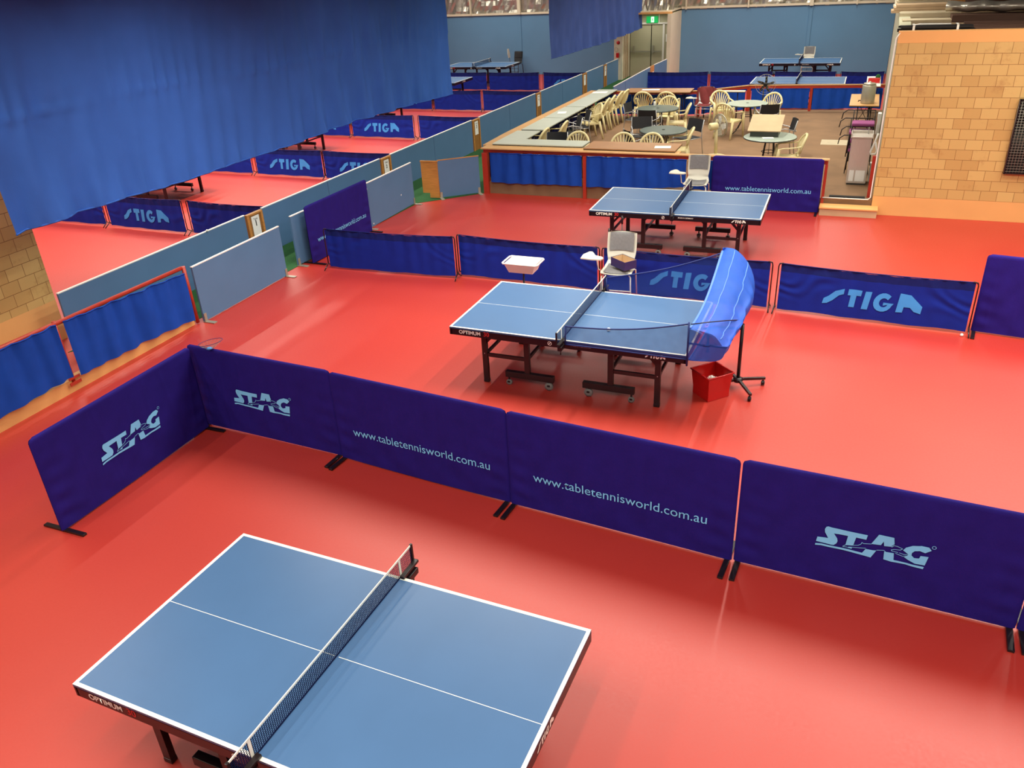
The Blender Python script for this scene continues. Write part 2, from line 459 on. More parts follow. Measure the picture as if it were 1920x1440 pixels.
# raised club platform with brown carpet
g = MB(); g.poly([(-7.30, 15.99), (0.44, 15.99), (0.60, 25.75), (-3.0, 25.5), (-4.26, 24.35), (-7.30, 24.2)], 0.25, lambda a, b, t: (a, b, t))
structure(g.build('floor', 'carpet'))
quad_slab('trim_1', -0.75, -0.12, 20.8, 21.4, 0.25, 0.254, 'beigeboard')

quad_slab('ceiling', -20, 8, -2, 35.4, 6.5, 6.6, 'ceil')
quad_slab('wall_left', -20.1, -20, -2, 35.4, 0, 6.5, 'hall')
quad_slab('wall_back', -20, 8, -2.1, -2, 0, 6.5, 'hall')
quad_slab('wall_right', 8, 8.1, -2, 35.4, 0, 6.5, 'hall')

# brick block on the right: cream plinth, block face, capping band
def right_block():
    b = MB()
    b.box((4.22, 16.05, 0.174), (7.56, 0.20, 0.346)); b.mi = 1
    b.box((4.22, 16.05, (0.347 + 2.92) / 2), (7.56, 0.20, 2.92 - 0.347)); b.mi = 2
    b.box((4.22, 16.05, 3.01), (7.56, 0.20, 0.18))
    return structure(b.build('wall_front', ['cream', 'brick_x', 'capcream']))
right_block()
b = MB(); b.poly([(.44, 16.155), (.76, 35.38), (.96, 35.38), (.64, 16.155)], 3.09, lambda a, c, k: (a, c, k)); structure(b.build('wall_side', ['doorpaint']))
quad_slab('trim_2', 0.66, 8, 16.15, 35.2, 2.95, 3.06, 'deck')
# block wall end on the left
b = MB(); b.box((-10.15, 2.65, 0.29), (0.2, 9.3, 0.58)); b.mi = 1; b.box((-10.15, 2.65, 3.54), (0.2, 9.3, 5.92)); structure(b.build('wall_left_end', ['cream', 'brick_y']))

# far wall: blue sheeting below, silver lined frame above
quad_slab('wall_far', -20, -9.3, 35.3, 35.4, 0, 2.42, 'wallblue')
quad_slab('wall_far', -7.08, 0.75, 35.3, 35.4, 0, 2.45, 'wallblue')
def crumple(x0, x1, y, z0, z1, n, name='wall_far_lining'):
    rnd = random.Random(3)
    amp = [[rnd.uniform(-1, 1) for _ in range(200)] for _ in range(80)]
    b = MB()
    nu, nv = n, 22
    b.grid(nu, nv, lambda u, v: (x0 + (x1 - x0) * u, y - 0.05 * amp[int(v * nv) % 80][int(u * nu) % 200] - 0.03 * sin(60 * u + 5 * v), z0 + (z1 - z0) * v), smooth=False)
    return structure(b.build(name, 'foil'))
crumple(-20, 0.95, 35.34, 2.42, 6.5, 190)
k = 1
for x, w in ((-18.6, .05), (-16.3, .05), (-14.03, .14), (-11.8, .05), (-9.6, .05), (-6.9, .05), (-4.5, .05), (-2.19, .14), (-0.6, .05)):
    quad_slab('trim_%d' % (k + 2), x - w / 2, x + w / 2, 35.18, 35.3, 2.43, 6.5, 'offwhite'); k += 1
quad_slab('trim_12', -20, -9.3, 35.24, 35.30, 2.42, 2.50, 'offwhite')
quad_slab('trim_13', -7.08, 0.75, 35.24, 35.30, 2.45, 2.53, 'offwhite')
quad_slab('trim_14', -14.10, -13.98, 35.27, 35.3, 0, 2.42, 'wallblue')
quad_slab('trim_15', -2.25, -2.13, 35.27, 35.3, 0, 2.45, 'wallblue')

# exit lobby in the far corner
quad_slab('wall_lobby', -9.36, -9.02, 33.55, 35.3, 0, 2.45, 'offwhite')
b = MB()
for yy in (33.8, 34.05, 34.3): b.box((-9.01, yy, 1.22), (0.02, 0.03, 2.44))
structure(b.build('trim_16', 'timberbrown'))
quad_slab('wall_lobby', -7.22, -7.08, 33.35, 35.3, 0, 2.40, 'offwhite')
quad_slab('wall_lobby', -9.02, -7.22, 34.70, 34.80, 1.97, 2.42, 'doorpaint')
quad_slab('wall_lobby', -7.62, -7.22, 34.70, 34.80, 0, 1.97, 'doorpaint')
quad_slab('trim_17', -9.0, -7.08, 33.40, 33.55, 2.40, 2.46, 'capcream')
quad_slab('trim_18', -7.68, -7.60, 34.66, 34.72, 0, 1.97, 'white')
quad_slab('trim_19', -9.0, -7.22, 34.66, 34.72, 1.96, 2.02, 'white')
quad_slab('trim_20', -7.86, -7.82, 34.67, 34.70, 2.0, 2.42, 'white')
quad_slab('ceiling', -9.3, -7.1, 33.55, 35.3, 2.46, 2.5, 'offwhite')
crumple(-9.3, -7.1, 33.9, 2.5, 6.5, 40, 'wall_lobby_lining')
def door_leaf(n, x0, x1, hx):
    o = MB().box(((x0 + x1) / 2, 34.74, 0.98), (x1 - x0 - 0.015, 0.05, 1.95)).build('door_%d' % n, 'doorpaint'); structure(o)
    b = MB(); b.box(((x0 + x1) / 2, 34.66, 0.95), (x1 - x0 - 0.06, 0.04, 0.045)); b.box((hx, 34.66, 1.03), (0.06, 0.06, 0.28))
    b.build('panic_bar', 'urn', o)
    MB().box((x1 if n == 1 else x0, 34.705, 0.98), (0.02, 0.03, 1.95)).build('door_seal', 'dark', o)
door_leaf(1, -9.0, -8.14, -8.84); door_leaf(2, -8.14, -7.68, -8.04)
t = thing('exit_sign', 'lit green exit sign with white running figure above the double doors', 'sign', (-8.11, 34.62, 2.02))
MB().box((0, 0.02, 0.11), (0.46, 0.05, 0.24), bevel=0.006).build('housing', 'exitgreen', t)
def running(mb, x, z, s, y):
    to = lambda a, b: (a, y, b)
    f = lambda p: (x + p[0] * s, z + p[1] * s)
    add_shape(mb, [f((0.0 + .09 * cos(a * pi / 4), .88 + .09 * sin(a * pi / 4))) for a in range(8)], to)
    add_line(mb, [f((-.02, .76)), f((-.1, .42))], .17 * s, to)
    add_line(mb, [f((-.1, .45)), f((.12, .3)), f((.1, .02))], .1 * s, to)
    add_line(mb, [f((-.1, .45)), f((-.2, .2)), f((-.42, .16))], .1 * s, to)
    add_line(mb, [f((-.02, .72)), f((.2, .6)), f((.3, .74))], .07 * s, to)
    add_line(mb, [f((-.02, .72)), f((-.26, .68)), f((-.3, .5))], .07 * s, to)
b = MB(); b.box((0.02, -0.008, 0.11), (0.12, 0.006, 0.2)); b.build('white_panel', 'exitwhite', t)
b = MB(); running(b, 0.03, 0.02, 0.17, -0.013); b.build('pictogram', 'exitgreen', t)
o = MB().box((-7.47, 34.69, 1.44), (0.17, 0.01, 0.28)).build('notice', 'paper'); tag(o, 'white paper notice on the panel right of the double doors', 'notice')
t = thing('fire_hose_reel', 'small red fire equipment hanging on the white column by the exit lobby', 'fire equipment', (-9.2, 33.50, 0.85))
MB().box((0, 0, 0.09), (0.11, 0.08, 0.17), bevel=0.01).build('box', 'redplastic', t)
b = MB(); b.tube([(-.05 + .11 * sin(a * pi / 4) * .6, -.02, .30 + .09 * cos(a * pi / 4)) for a in range(9)], 0.012, 6); b.build('hose', 'urn', t)
b = MB(); b.lathe((-9.19, 33.545, 1.40), [(0.001, -0.004), (0.07, -0.004), (0.07, 0.0), (0.001, 0.0)], 20, 'Y'); o = b.build('round_sign', 'redsign')
tag(o, 'round red sign on the white column above the fire equipment', 'sign')

# ================================================================== TABLE TENNIS TABLES
def make_net(parent):
    b = MB()  # strings
    L, H, z0 = 0.915, 0.148, 0.762
    n = 122
    for i in range(n + 1):
        y = -L + 2 * L * i / n
        b.box((0, y, z0 + H / 2), (0.0012, 0.0042, H))
    for j in range(10):
        b.box((0, 0, z0 + 0.006 + j * 0.0148), (0.0012, 2 * L, 0.0042))
    net = b.build('net', 'netcord', parent)
    b = MB(); b.box((0, 0, z0 + H), (0.005, 2 * L, 0.014)); 
    for s in (-1, 1): b.box((0, s * 0.765, z0 + H / 2), (0.003, 0.022, H - 0.01))
    b.build('net_tape', 'line', net)
    b = MB(); b.box((0, 0, z0 + 0.004), (0.006, 2 * L, 0.008)); b.build('net_cord', 'netcord', net)
    for s in (-1, 1):
        b = MB()
        b.box((0, s * 0.925, 0.838), (0.018, 0.02, 0.165), bevel=0.003)
        b.box((0.022, s * 0.84, 0.775), (0.035, 0.2, 0.022), bevel=0.004)
        b.box((0.025, s * 0.85, 0.72), (0.05, 0.12, 0.05), bevel=0.006)
        b.tube([(0.025, s * 0.87, 0.70), (0.025, s * 0.87, 0.64)], 0.006, 6)
        p = b.build('net_post', 'black', parent)

def make_table():
    t = thing('table_tennis_table', 'x', 'table tennis table')
    Lh, W = 1.37, 1.525
    for s in (-1, 1):
        b = MB()
        cx = s * (Lh / 2 + 0.001)
        b.box((cx, 0, 0.749), (Lh - 0.004, W, 0.022)); b.mi = 1
        zt = 0.7604
        for sy in (-1, 1): b.box((cx, sy * (W / 2 - 0.012), zt), (Lh - 0.004, 0.024, 0.001))
        b.box((s * (Lh - 0.012), 0, zt), (0.024, W - 0.048, 0.001))
        b.box((cx, 0, zt), (Lh - 0.03, 0.004, 0.0006))
        top = b.build('playing_surface', ['ttblue', 'line'], t)
        b = MB()
        z = 0.705
        for sy in (-1, 1): b.box((cx, sy * (W / 2 - 0.016), z), (Lh - 0.03, 0.032, 0.082), bevel=0.003)
        b.box((s * (Lh - 0.016), 0, z), (0.032, W, 0.082), bevel=0.003)
        b.box((s * 0.03, 0, z + .01), (0.03, W - 0.04, 0.05))
        b.box((s * 0.52, 0, z + .01), (0.05, W - 0.04, 0.04)); b.box((s * 1.03, 0, z + .01), (0.05, W - 0.04, 0.04))
        ap = b.build('apron', 'black', t)
        yf = -W / 2 - 0.0015
        to = lambda a, c: (a, yf, c)
        if s < 0:
            lt = MB(); add_text(lt, 'OPTIMUM', -1.25, 0.69, 0.27, to, 0.03); lt.build('lettering', 'line', ap)
            lt = MB(); add_text(lt, '30', -0.94, 0.69, 0.07, to, 0.02); lt.build('number', 'redsign', ap)
            ring = [(-0.14 + 0.022 * cos(a * pi / 6), 0.705 + 0.022 * sin(a * pi / 6)) for a in range(13)]
            lt = MB(); add_line(lt, ring, 0.006, to); add_line(lt, [(-0.155, 0.69), (-0.125, 0.722)], 0.008, to); lt.build('emblem', 'line', ap)
        else:
            lt = MB(); add_text(lt, 'MADE IN GERMANY', 0.10, 0.705, 0.24, to, 0.01); lt.build('lettering', 'line', ap)
            lt = MB(); stiga_logo(lt, 0.93, 0.683, to, 0.18); lt.build('logo', 'line', ap)
            lt = MB(); stiga_logo(lt, -0.13, 0.685, lambda a, c: (Lh + 0.0015, a, c), 0.2); lt.build('logo', 'line', ap)
        for sy in (-1, 1):
            y = sy * 0.56
            b = MB(); b.box((s * 1.03, y, 0.345), (0.062, 0.044, 0.65)); b.box((s * 1.03, y, 0.02), (0.068, 0.05, 0.04), bevel=.004)
            lg = b.build('leg', 'black', t)
            for zb in (0.60, 0.38):
                b = MB(); b.lathe((s * 1.03, y - .022, zb), [(0.006, -.002), (0.006, .002)], 8, 'Y'); b.build('bolt', 'chrome', lg)
            MB().box((s * 0.50, y, 0.42), (0.062, 0.044, 0.52)).build('inner_leg', 'black', t)
            b = MB(); b.box((s * 0.765, y, 0.36), (0.50, 0.026, 0.042)); b.bar((s * 1.01, y, 0.52), (s * 0.86, y, 0.68), 0.02, 0.035)
            b.bar((s * 0.52, y, 0.56), (s * 0.38, y, 0.68), 0.02, 0.035)
            b.build('brace', 'black', t)
            b = MB(); b.box((s * 0.475, y, 0.15), (0.60, 0.06, 0.075), bevel=.004); wb = b.build('wheel_bar', 'black', t)
            for wx, rr in ((0.74, 0.036), (0.24, 0.05 if sy < 0 else 0.036)):
                b = MB(); b.mi = 1; b.tube([(s * wx, y, 0.13), (s * wx, y, rr + .01)], 0.012, 6); b.box((s * wx, y, rr + .012), (0.03, 0.05, 0.02)); b.mi = 0
                b.lathe((s * wx, y, rr), [(rr * .5, -.016), (rr, -.012), (rr, .012), (rr * .5, .016)], 16, 'Y')
                b.build('caster', ['rubber', 'black'], wb)
        b = MB(); b.box((s * 0.50, 0, 0.36), (0.03, 1.1, 0.03)); b.box((s * 1.03, 0, 0.36), (0.03, 1.1, 0.03)); b.build('cross_bar', 'black', t)
    make_net(t)
    return t

table0 = make_table()
for x, y, rz, lab in [
    (-2.50, 2.85, -0.032, 'blue table tennis table nearest the camera, in front of the purple barriers'),
    (-2.67, 8.34, -0.007, 'blue table tennis table with a ball catch net clamped on its right end'),
    (-2.55, 13.35, 0.014, 'blue table tennis table in front of the club area curtain rail'),
    (-15.13, 14.2, 0, 'black legs of the left court table under the hanging divider, nearest the camera'),
    (-14.93, 19.0, 0, 'black table legs behind the second row of blue surrounds, under the hanging divider'),
    (-15.0, 23.7, 0, 'black table leg showing under the far bottom edge of the big hanging divider'),
    (-14.7, 27.85, 0, 'table corner just right of the hanging divider, below the farthest left table'),
    (-14.62, 32.35, 0, 'farthest left table tennis table in front of the black tablet chair'),
    (-1.87, 27.85, 0, 'pale reflecting table tennis table directly behind the club rear rail'),
    (-2.20, 32.9, 0, 'farthest right table tennis table against the blue end wall')]:
    place(table0, (x, y, 0), rz, lab)

# ================================================================== PURPLE BARRIERS
def purple_barrier(ax, ay, bx, by, label, kind, seed, face=1, H=1.0, zt=.335, xt=-.765):
    """cloth cover over a tubular frame from a to b; lettering on the side left of a->b turned by face"""
    L = math.hypot(bx - ax, by - ay) - 0.004; rz = math.atan2(by - ay, bx - ax)
    t = thing('court_barrier', label, 'barrier', ((ax + bx) / 2, (ay + by) / 2, 0), rz)
    rn = random.Random(seed)
    ph = [rn.uniform(0, 6.28) for _ in range(8)]; tw = rn.uniform(-.5, .5); cr = rn.uniform(.003, .0048)
    zb = 0.022
    def dep(x, z):
        u = (x + L / 2) / L; v = (z - zb) / (H - zb)
        fold = 0.0
        for i in range(7):
            c = (i + .5) / 7 * L - L / 2 + tw * .3 * (v - .5) * ((i % 3) - 1)
            fold += math.exp(-((x - c) / .022) ** 2)
        w = cr * fold
        edge = math.exp(-((u) / .10) ** 2) + math.exp(-((1 - u) / .10) ** 2)
        w += 0.010 * edge * (1 - v) * sin(34 * v + 9 * u + ph[0]) + 0.006 * (1 - v) ** 2 * sin(16 * x + 9 * z + ph[1])
        w += 0.0025 * sin(7 * x + 3 * z + ph[2]) + 0.0012 * sin(23 * x - 14 * z + ph[3])
        return w * min(1, v * 8) * min(1, (1 - v) * 8) * min(1, u * 20, (1 - u) * 20)
    T = 0.018
    def shape(u, v):
        z = zb + (H - zb) * v; r = 0.05
        x = (u - .5) * L
        hx = L / 2
        if z > H - r: hx = L / 2 - r + math.sqrt(max(0, r * r - (z - (H - r)) ** 2))
        x *= hx / (L / 2)
        z += 0.008 * sin(pi * u) * (1 - v) * (-1 if seed % 2 else .3)
        rim = min(1.0, max(0.0, (1 - v) / .02 * .5 + .0), 1.0) ** .5 if v > .98 else 1.0
        rim *= min(1.0, max(0.15, min(u, 1 - u) / .008))
        return x, z, rim
    b = MB()
    def front(u, v):
        x, z, r = shape(u, v); return (x, -(T * r + dep(x, z)), z)
    def back(u, v):
        x, z, r = shape(u, v); return (x, (T * r + dep(-x, z)), z)
    nu, nv = 150, 44
    b.grid(nu, nv, front); b.grid(nu, nv, back)
    bmesh.ops.remove_doubles(b.bm, verts=b.bm.verts[:], dist=0.003)
    cl = b.build('cloth_cover', 'purple', t)
    lt = MB()
    to = lambda x, z: (x * face, -face * (T + dep(x * face, z) + 0.009) if face > 0 else (T + dep(-x * face, z) + 0.004), z)
    if kind == 'stag': stag_logo(lt, -0.375 - .03, 0.375, to)
    else: add_text(lt, 'www.tabletennisworld.com.au', xt, zt, 1.56, to, 0.0, 1.0, 0.05)
    lt.build('lettering', 'skyprint', cl)
    b = MB()
    b.tube([(-L / 2 + .02, 0, 0.02), (-L / 2 + .02, 0, H - .06), (-L / 2 + .05, 0, H - .025), (L / 2 - .05, 0, H - .025), (L / 2 - .02, 0, H - .06), (L / 2 - .02, 0, 0.02)], 0.012, 8)
    b.build('frame', 'black', t)
    for s in (-1, 1):
        b = MB(); b.box((s * (L / 2 - .035), 0, 0.012), (0.045, 0.50, 0.022), bevel=.004); b.build('foot', 'black', t)
    return t

purple_barrier(-6.27, 3.87, -6.27, 5.86, 'purple barrier with the stag emblem standing end-on at the left of the near court', 'stag', 1)
purple_barrier(-6.34, 5.905, -4.46, 5.80, 'purple stag emblem barrier at the corner, leftmost of the long purple row', 'stag', 2)
purple_barrier(-4.46, 5.78, -2.50, 5.59, 'purple web address barrier next to the corner stag barrier', 'url', 3)
purple_barrier(-2.50, 5.58, -0.475, 5.41, 'purple web address barrier in front of the bucket and catch net', 'url', 4)
purple_barrier(-0.465, 5.42, 1.54, 5.30, 'purple stag emblem barrier at the right of the long row', 'stag', 6)
purple_barrier(1.545, 5.30, 3.5, 5.25, 'sliver of purple barrier cut by the right edge, lowest in the photo', 'stag', 8)
purple_barrier(-8.36, 10.93, -8.34, 12.88, 'purple web address barrier standing against the low panels at the far left', 'url', 5)
purple_barrier(-2.46, 15.84, -0.46, 15.84, 'purple web address barrier against the club rail beside the step', 'url', 7, H=1.0, zt=.36, xt=-.73)
purple_barrier(1.68, 10.82, 3.62, 10.55, 'purple barrier at the right edge beside the end of the blue surrounds', 'stag', 10, H=1.03)

# small wire ball scoop resting on the corner barrier
t = thing('ball_scoop', 'small wire mesh ball scoop hooked over the corner purple barrier', 'ball scoop', (-5.95, 5.86, 0.985), 0.1)
b = MB()
ring = [(0.14 * cos(a * pi / 8), 0.10 * sin(a * pi / 8), 0.10 + .03 * cos(a * pi / 8)) for a in range(16)]
b.tube(ring, 0.003, 5, closed=True); b.build('hoop', 'darkrimnet', t)
b = MB()
for k in range(16):
    p = ring[k]; b.tube([p, (p[0] * .3 - .03, p[1] * .3, 0.03)], 0.0012, 4)
for f in (.8, .55, .35): b.tube([(p[0] * f - .03 * (1 - f), p[1] * f, 0.03 + (p[2] - .03) * (f - .3) / .7) for p in ring], 0.0012, 4, closed=True)
b.build('wire_basket', 'urn', t)
MB().lathe((-.03, 0, 0.016), [(0.02, 0), (0.035, .01), (0.02, .02)], 10).build('hub', 'midprint', t)

# ================================================================== BLUE SURROUNDS
def blue_surround(ax, ay, bx, by, label, logo, seed, H=0.70, group=None, feet=True, detail=1.0, logox=None):
    L = math.hypot(bx - ax, by - ay); rz = math.atan2(by - ay, bx - ax)
    t = thing('court_surround', label, 'barrier', (ax, ay, 0), rz, group)
    rn = random.Random(seed * 13 + 1)
    ph = [rn.uniform(0, 6.28) for _ in range(8)]; c0 = rn.uniform(.1, .35)
    zb = 0.035
    def dep(x, z):
        u = x / L; v = (z - zb) / (H - zb)
        w = 0.011 * sin(26 * x + ph[0] + 2 * sin(3 * x)) * (.35 + .65 * v) * (0.4 + .6 * sin(5 * u + ph[1]) ** 2)
        w += 0.004 * sin(61 * x + ph[2]) * max(0, v - .55) * 2
        # swags falling from the corners
        for cx, k in ((0, 1), (1, 1)):
            d = math.hypot((u - cx) * L * .8, (1 - v) * (H) * 1.3)
            w += 0.009 * sin(30 * d + ph[3 + cx] + 2.5 * sin(9 * x + 7 * z)) * math.exp(-((d - .5) / .16) ** 2) * k * (.4 + .6 * sin(4 * z + ph[5]) ** 2)
        w += 0.010 * sin(2.2 * x + ph[6])
        return w
    sag = 0.02
    def f(u, v):
        x = 0.03 + (L - .06) * u; z = zb + (H - zb - 0.01) * v
        z -= sag * 4 * u * (1 - u) * v; z += 0.02 * (1 - v) * sin(3 * u * pi + ph[4]) ** 2 * .6
        return (x, -dep(x, z), z)
    nu = int(90 * detail); nv = int(30 * detail)
    b = MB(); b.grid(nu, nv, f, mi=lambda u, v: 1 if v > .80 else 0)
    cl = b.build('cloth', ['barblue', 'barhem'], t)
    if logo:
        lx = logox if logox is not None else (L - 1.2) / 2
        lt = MB(); stiga_logo(lt, lx, 0.19, lambda x, z: (x, -dep(x, z) - .006, z))
        lt.build('lettering', 'midprint', cl)
    b = MB(); b.tube([(0.0, 0, H - .03), (0.03, 0, H - .005)] + [(0.03 + (L - .06) * i / 8, 0, H - .005 - sag * 4 * (i / 8) * (1 - i / 8)) for i in range(1, 8)] + [(L - .03, 0, H - .005), (L, 0, H - .03)], 0.007, 6)
    b.build('top_rail', 'barhem', t)
    for x, s in ((0.0, 1), (L, -1)):
        b = MB(); b.tube([(x, 0, 0.09), (x, 0, H - .05), (x + s * .01, 0, H - .01), (x + s * .06, 0, H)], 0.009, 6)
        p = b.build('post', 'black', t)
        if feet:
            b = MB(); b.tube([(x, 0, .10), (x - s * .01, -.13, .012)], 0.009, 6); b.tube([(x, 0, .10), (x - s * .01, .13, .012)], 0.009, 6)
            b.build('foot', 'black', p)
    return t

blue_surround(-7.94, 10.80, -5.58, 10.90, 'plain blue surround at the left end of the middle row, beside the purple side barrier', False, 1)
blue_surround(-5.60, 11.02, -3.24, 10.93, 'plain blue surround behind the ball basket stand', False, 2)
blue_surround(-3.20, 10.92, -0.80, 10.88, 'blue surround with the large letters partly hidden behind the catch net', True, 3, logox=0.72)
blue_surround(-0.72, 10.86, 1.64, 10.70, 'blue surround with large readable letters, rightmost of the middle row', True, 4, logox=0.60)
LB = [
    (-16.3, 11.9, -14.08, 11.9, 'blue surround half hidden by the divider corner in the nearest left row', 0, None),
    (-13.98, 11.88, -11.92, 11.86, 'lettered blue surround in the nearest left row, before the narrow gap', 1, .45),
    (-11.80, 11.86, -9.72, 11.85, 'plain blue surround right of the narrow gap in the nearest left row', 0, None),
    (-16.1, 16.5, -13.92, 16.48, 'blue surround tucked under the divider in the second left row', 0, None),
    (-13.80, 16.45, -11.76, 16.42, 'lettered blue surround in the second left row by the table legs', 1, .43),
    (-11.74, 16.42, -9.62, 16.42, 'blue surround with letters cut off by the blue divider panels', 1, .43),
    (-16.2, 21.3, -14.06, 21.25, 'blue surround mostly behind the divider in the third left row', 1, .43),
    (-13.98, 21.22, -11.84, 21.2, 'lettered blue surround in the third left row from the camera', 1, .43),
    (-11.70, 21.2, -9.56, 21.15, 'plain blue surround ending at the divider panels in the third left row', 0, None),
    (-15.95, 26.0, -13.72, 26.0, 'blue surround under the far tip of the divider, fourth left row', 1, .43),
    (-13.66, 26.0, -11.82, 25.95, 'middle plain blue surround of the fourth left row', 0, None),
    (-11.78, 25.95, -9.46, 25.9, 'right plain blue surround of the fourth left row', 0, None),
    (-15.6, 30.6, -13.62, 30.55, 'blue surround behind the pale table corner, farthest left row', 0, None),
    (-13.54, 30.5, -11.42, 30.5, 'wide folded blue surround below the farthest left table', 0, None),
    (-11.28, 30.5, -9.36, 30.5, 'farthest left row surround with a scrap of pale lettering', 1, .43),
    (-7.38, 30.5, -5.08, 30.55, 'blue surround left end of the row behind the club, by the pale corridor panels', 0, None),
    (-5.04, 30.55, -2.90, 30.6, 'blue surround behind the club above the black bladed fan', 0, None),
    (-2.88, 30.6, -0.86, 30.5, 'sagging blue surround in front of the farthest right table', 0, None),
    (-0.74, 30.5, 0.62, 30.5, 'short blue surround meeting the block building behind the club', 0, None)]
for i, (ax, ay, bx, by, lab, lg, lx) in enumerate(LB):
    blue_surround(ax, ay, bx, by, lab, bool(lg), 20 + i, H=0.68, detail=0.75, logox=lx)

# ================================================================== HANGING DIVIDERS
def hanging(label, pts, ztop, xs, seed, m, name='hanging_divider', seam=None, amp=0.05):
    """pts: list of (y, zbottom); xs: x at first and last y"""
    t = thing(name, label, 'curtain', (0, 0, 0))
    y0, y1 = pts[0][0], pts[-1][0]
    rn = random.Random(seed); ph = [rn.uniform(0, 6.28) for _ in range(12)]
    def zb(y):
        for (a, za), (b_, z2) in zip(pts, pts[1:]):
            if a <= y <= b_:
                s_ = (y - a) / (b_ - a); s_ = s_ * s_ * (3 - 2 * s_) * .35 + s_ * .65
                return za + (z2 - za) * s_
        return pts[-1][1]
    def f(u, v):
        y = y0 + (y1 - y0) * u
        z0 = zb(y); z = z0 + (ztop - z0) * v
        d = z - z0
        low = math.exp(-d / 1.0)
        w = amp * sin(2.1 * y + ph[0] + .4 * sin(z + ph[1])) * .5
        w += 0.055 * sin(7.5 * y + 1.5 * z + ph[2]) * (0.35 + low) * (.5 + .5 * sin(.7 * y + ph[3]))
        w += 0.026 * sin(15 * y - 2.4 * z + ph[4] + sin(3 * y)) * (.15 + low * .7)
        w += 0.010 * sin(31 * y + 3 * z + ph[5]) * low ** 3
        if seam:
            q = (z - seam - .03 * sin(.9 * y))
            up = math.exp(-abs(q) / (.35 if q > 0 else .12))
            w += 0.030 * sin(23 * y + 2.5 * sin(2 * y) - 3.5 * q + ph[6]) * up * (.4 + .6 * sin(1.3 * y + ph[7]) ** 2)
            w += 0.018 * math.exp(-(q / .02) ** 2)
        x = xs[0] + (xs[1] - xs[0]) * u
        return (x + w, y, z)
    b = MB(); b.grid(int((y1 - y0) * 28), 84, f)
    c = b.build('cloth', m, t)
    b = MB(); b.tube([f(i / 60, 0) for i in range(61)], 0.012, 6); b.build('bottom_hem', m, c)
    b = MB(); b.bar((xs[0], y0, ztop + .03), (xs[1], y1, ztop + .03), 0.05, 0.05); b.build('track', 'urn', t)
    return t
hanging('huge dusty blue curtain hanging over the left courts in the foreground',
        [(6.45, 1.83), (7.92, 1.83), (9.4, 1.79), (11.85, 1.78), (14.10, 1.81), (15.8, 1.77), (17.6, 1.71), (18.5, 1.68)], 6.3, (-9.2, -9.2), 3, 'bigcurtain', seam=3.1)
hanging('smaller navy blue curtain hanging far off in front of the exit lobby',
        [(25.1, 1.73), (27.0, 1.74), (28.8, 1.75), (31.0, 1.80), (33.8, 1.90)], 6.3, (-9.0, -8.3), 9, 'navycurtain', amp=0.04)

# ================================================================== CORRIDOR DIVIDER PANELS AND NUMBER POSTS
def divx(y): return -9.6 + 0.4 * (y - 8) / 24.0
def panel(ya, yb, xa, xb, h, m, label, z0=0.0, edge='white', group=None, th=0.03, name='divider_panel', cat='divider panel', marks=()):
    L = math.hypot(xb - xa, yb - ya); rz = math.atan2(yb - ya, xb - xa)
    t = thing(name, label, cat, ((xa + xb) / 2, (ya + yb) / 2, 0), rz, group)
    MB().box((0, 0, (z0 + h) / 2), (L - .008, th, h - z0)).build('board', m, t)
    MB().box((0, 0, h + .006), (L - .004, th + .004, 0.014)).build('edge_strip', edge, t)
    return t
segs = [(7.03, 10.83, 'longest blue divider panel starting at the yellow block wall on the left'),
        (11.29, 13.30, 'blue divider panel just beyond the nearest number post'),
        (13.31, 15.28, 'blue divider panel ending at the second number post from the camera'),
        (15.72, 17.75, 'blue divider panel starting at the second number post, behind the orange end board'),
        (17.76, 19.90, 'blue divider panel ending at the number post above the club corner'),
        (20.37, 22.40, 'blue divider panel beside the near end of the grey club counters'),
        (22.41, 24.48, 'blue divider panel behind the club counters before the fourth post'),
        (24.90, 26.90, 'blue divider panel just beyond the fourth number post'),
        (26.91, 28.98, 'blue divider panel ending at the fifth number post'),
        (29.46, 31.50, 'blue divider panel between the fifth and the last number post'),
        (31.87, 33.50, 'last blue divider panel touching the white column of the exit lobby')]
for a, c, lab in segs: panel(a, c, divx(a), divx(c), 0.805, 'divblue', lab)
posts = [(10.86, 11.27, '1'), (15.30, 15.70, '2'), (19.92, 20.35, '3'), (24.50, 24.88, '4'), (29.0, 29.44, '5'), (31.52, 31.85, '6')]
ordn = ['nearest and largest brown timber number post, reading Table 1', 'second brown timber number post behind the chipped low panel, reading Table 2', 'third brown number post, by the red corner of the club rail',
        'fourth brown number post, above the grey counters', 'fifth brown number post, small and far', 'last small number post before the exit lobby']
for (a, c, n), lab in zip(posts, ordn):
    t = thing('number_post', lab, 'sign post', (divx((a + c) / 2), (a + c) / 2, 0), R_(90) - 0.0167)
    w = c - a
    b = MB(); b.box((0, 0.0, 0.40), (w, 0.05, 0.80)); b.build('board', 'timberbrown', t)
    b = MB(); b.box((-w / 2 + .025, -.03, .40), (.05, .02, .8)); b.build('side_batten', 'timber', t)
    b = MB(); b.box((w / 2 - .025, -.03, .40), (.05, .02, .8)); b.build('side_batten', 'timber', t)
    b = MB(); b.box((0, -.03, .785), (w - .1, .02, .03)); b.build('top_batten', 'timber', t)
    sh = MB().box((0, -.030, .575), (.20, .004, .34)).build('number_sheet', 'paper', t)
    lt = MB(); add_text(lt, 'Table', -.055, .675, .11, lambda x, z: (x, -.034, z)); lt.build('word', 'dark', sh)
    lt = MB(); add_text(lt, n, -.011 if n == '1' else -.025, .57, .022 if n == '1' else .05, lambda x, z: (x, -.034, z), 0.03); lt.build('number', 'dark', sh)

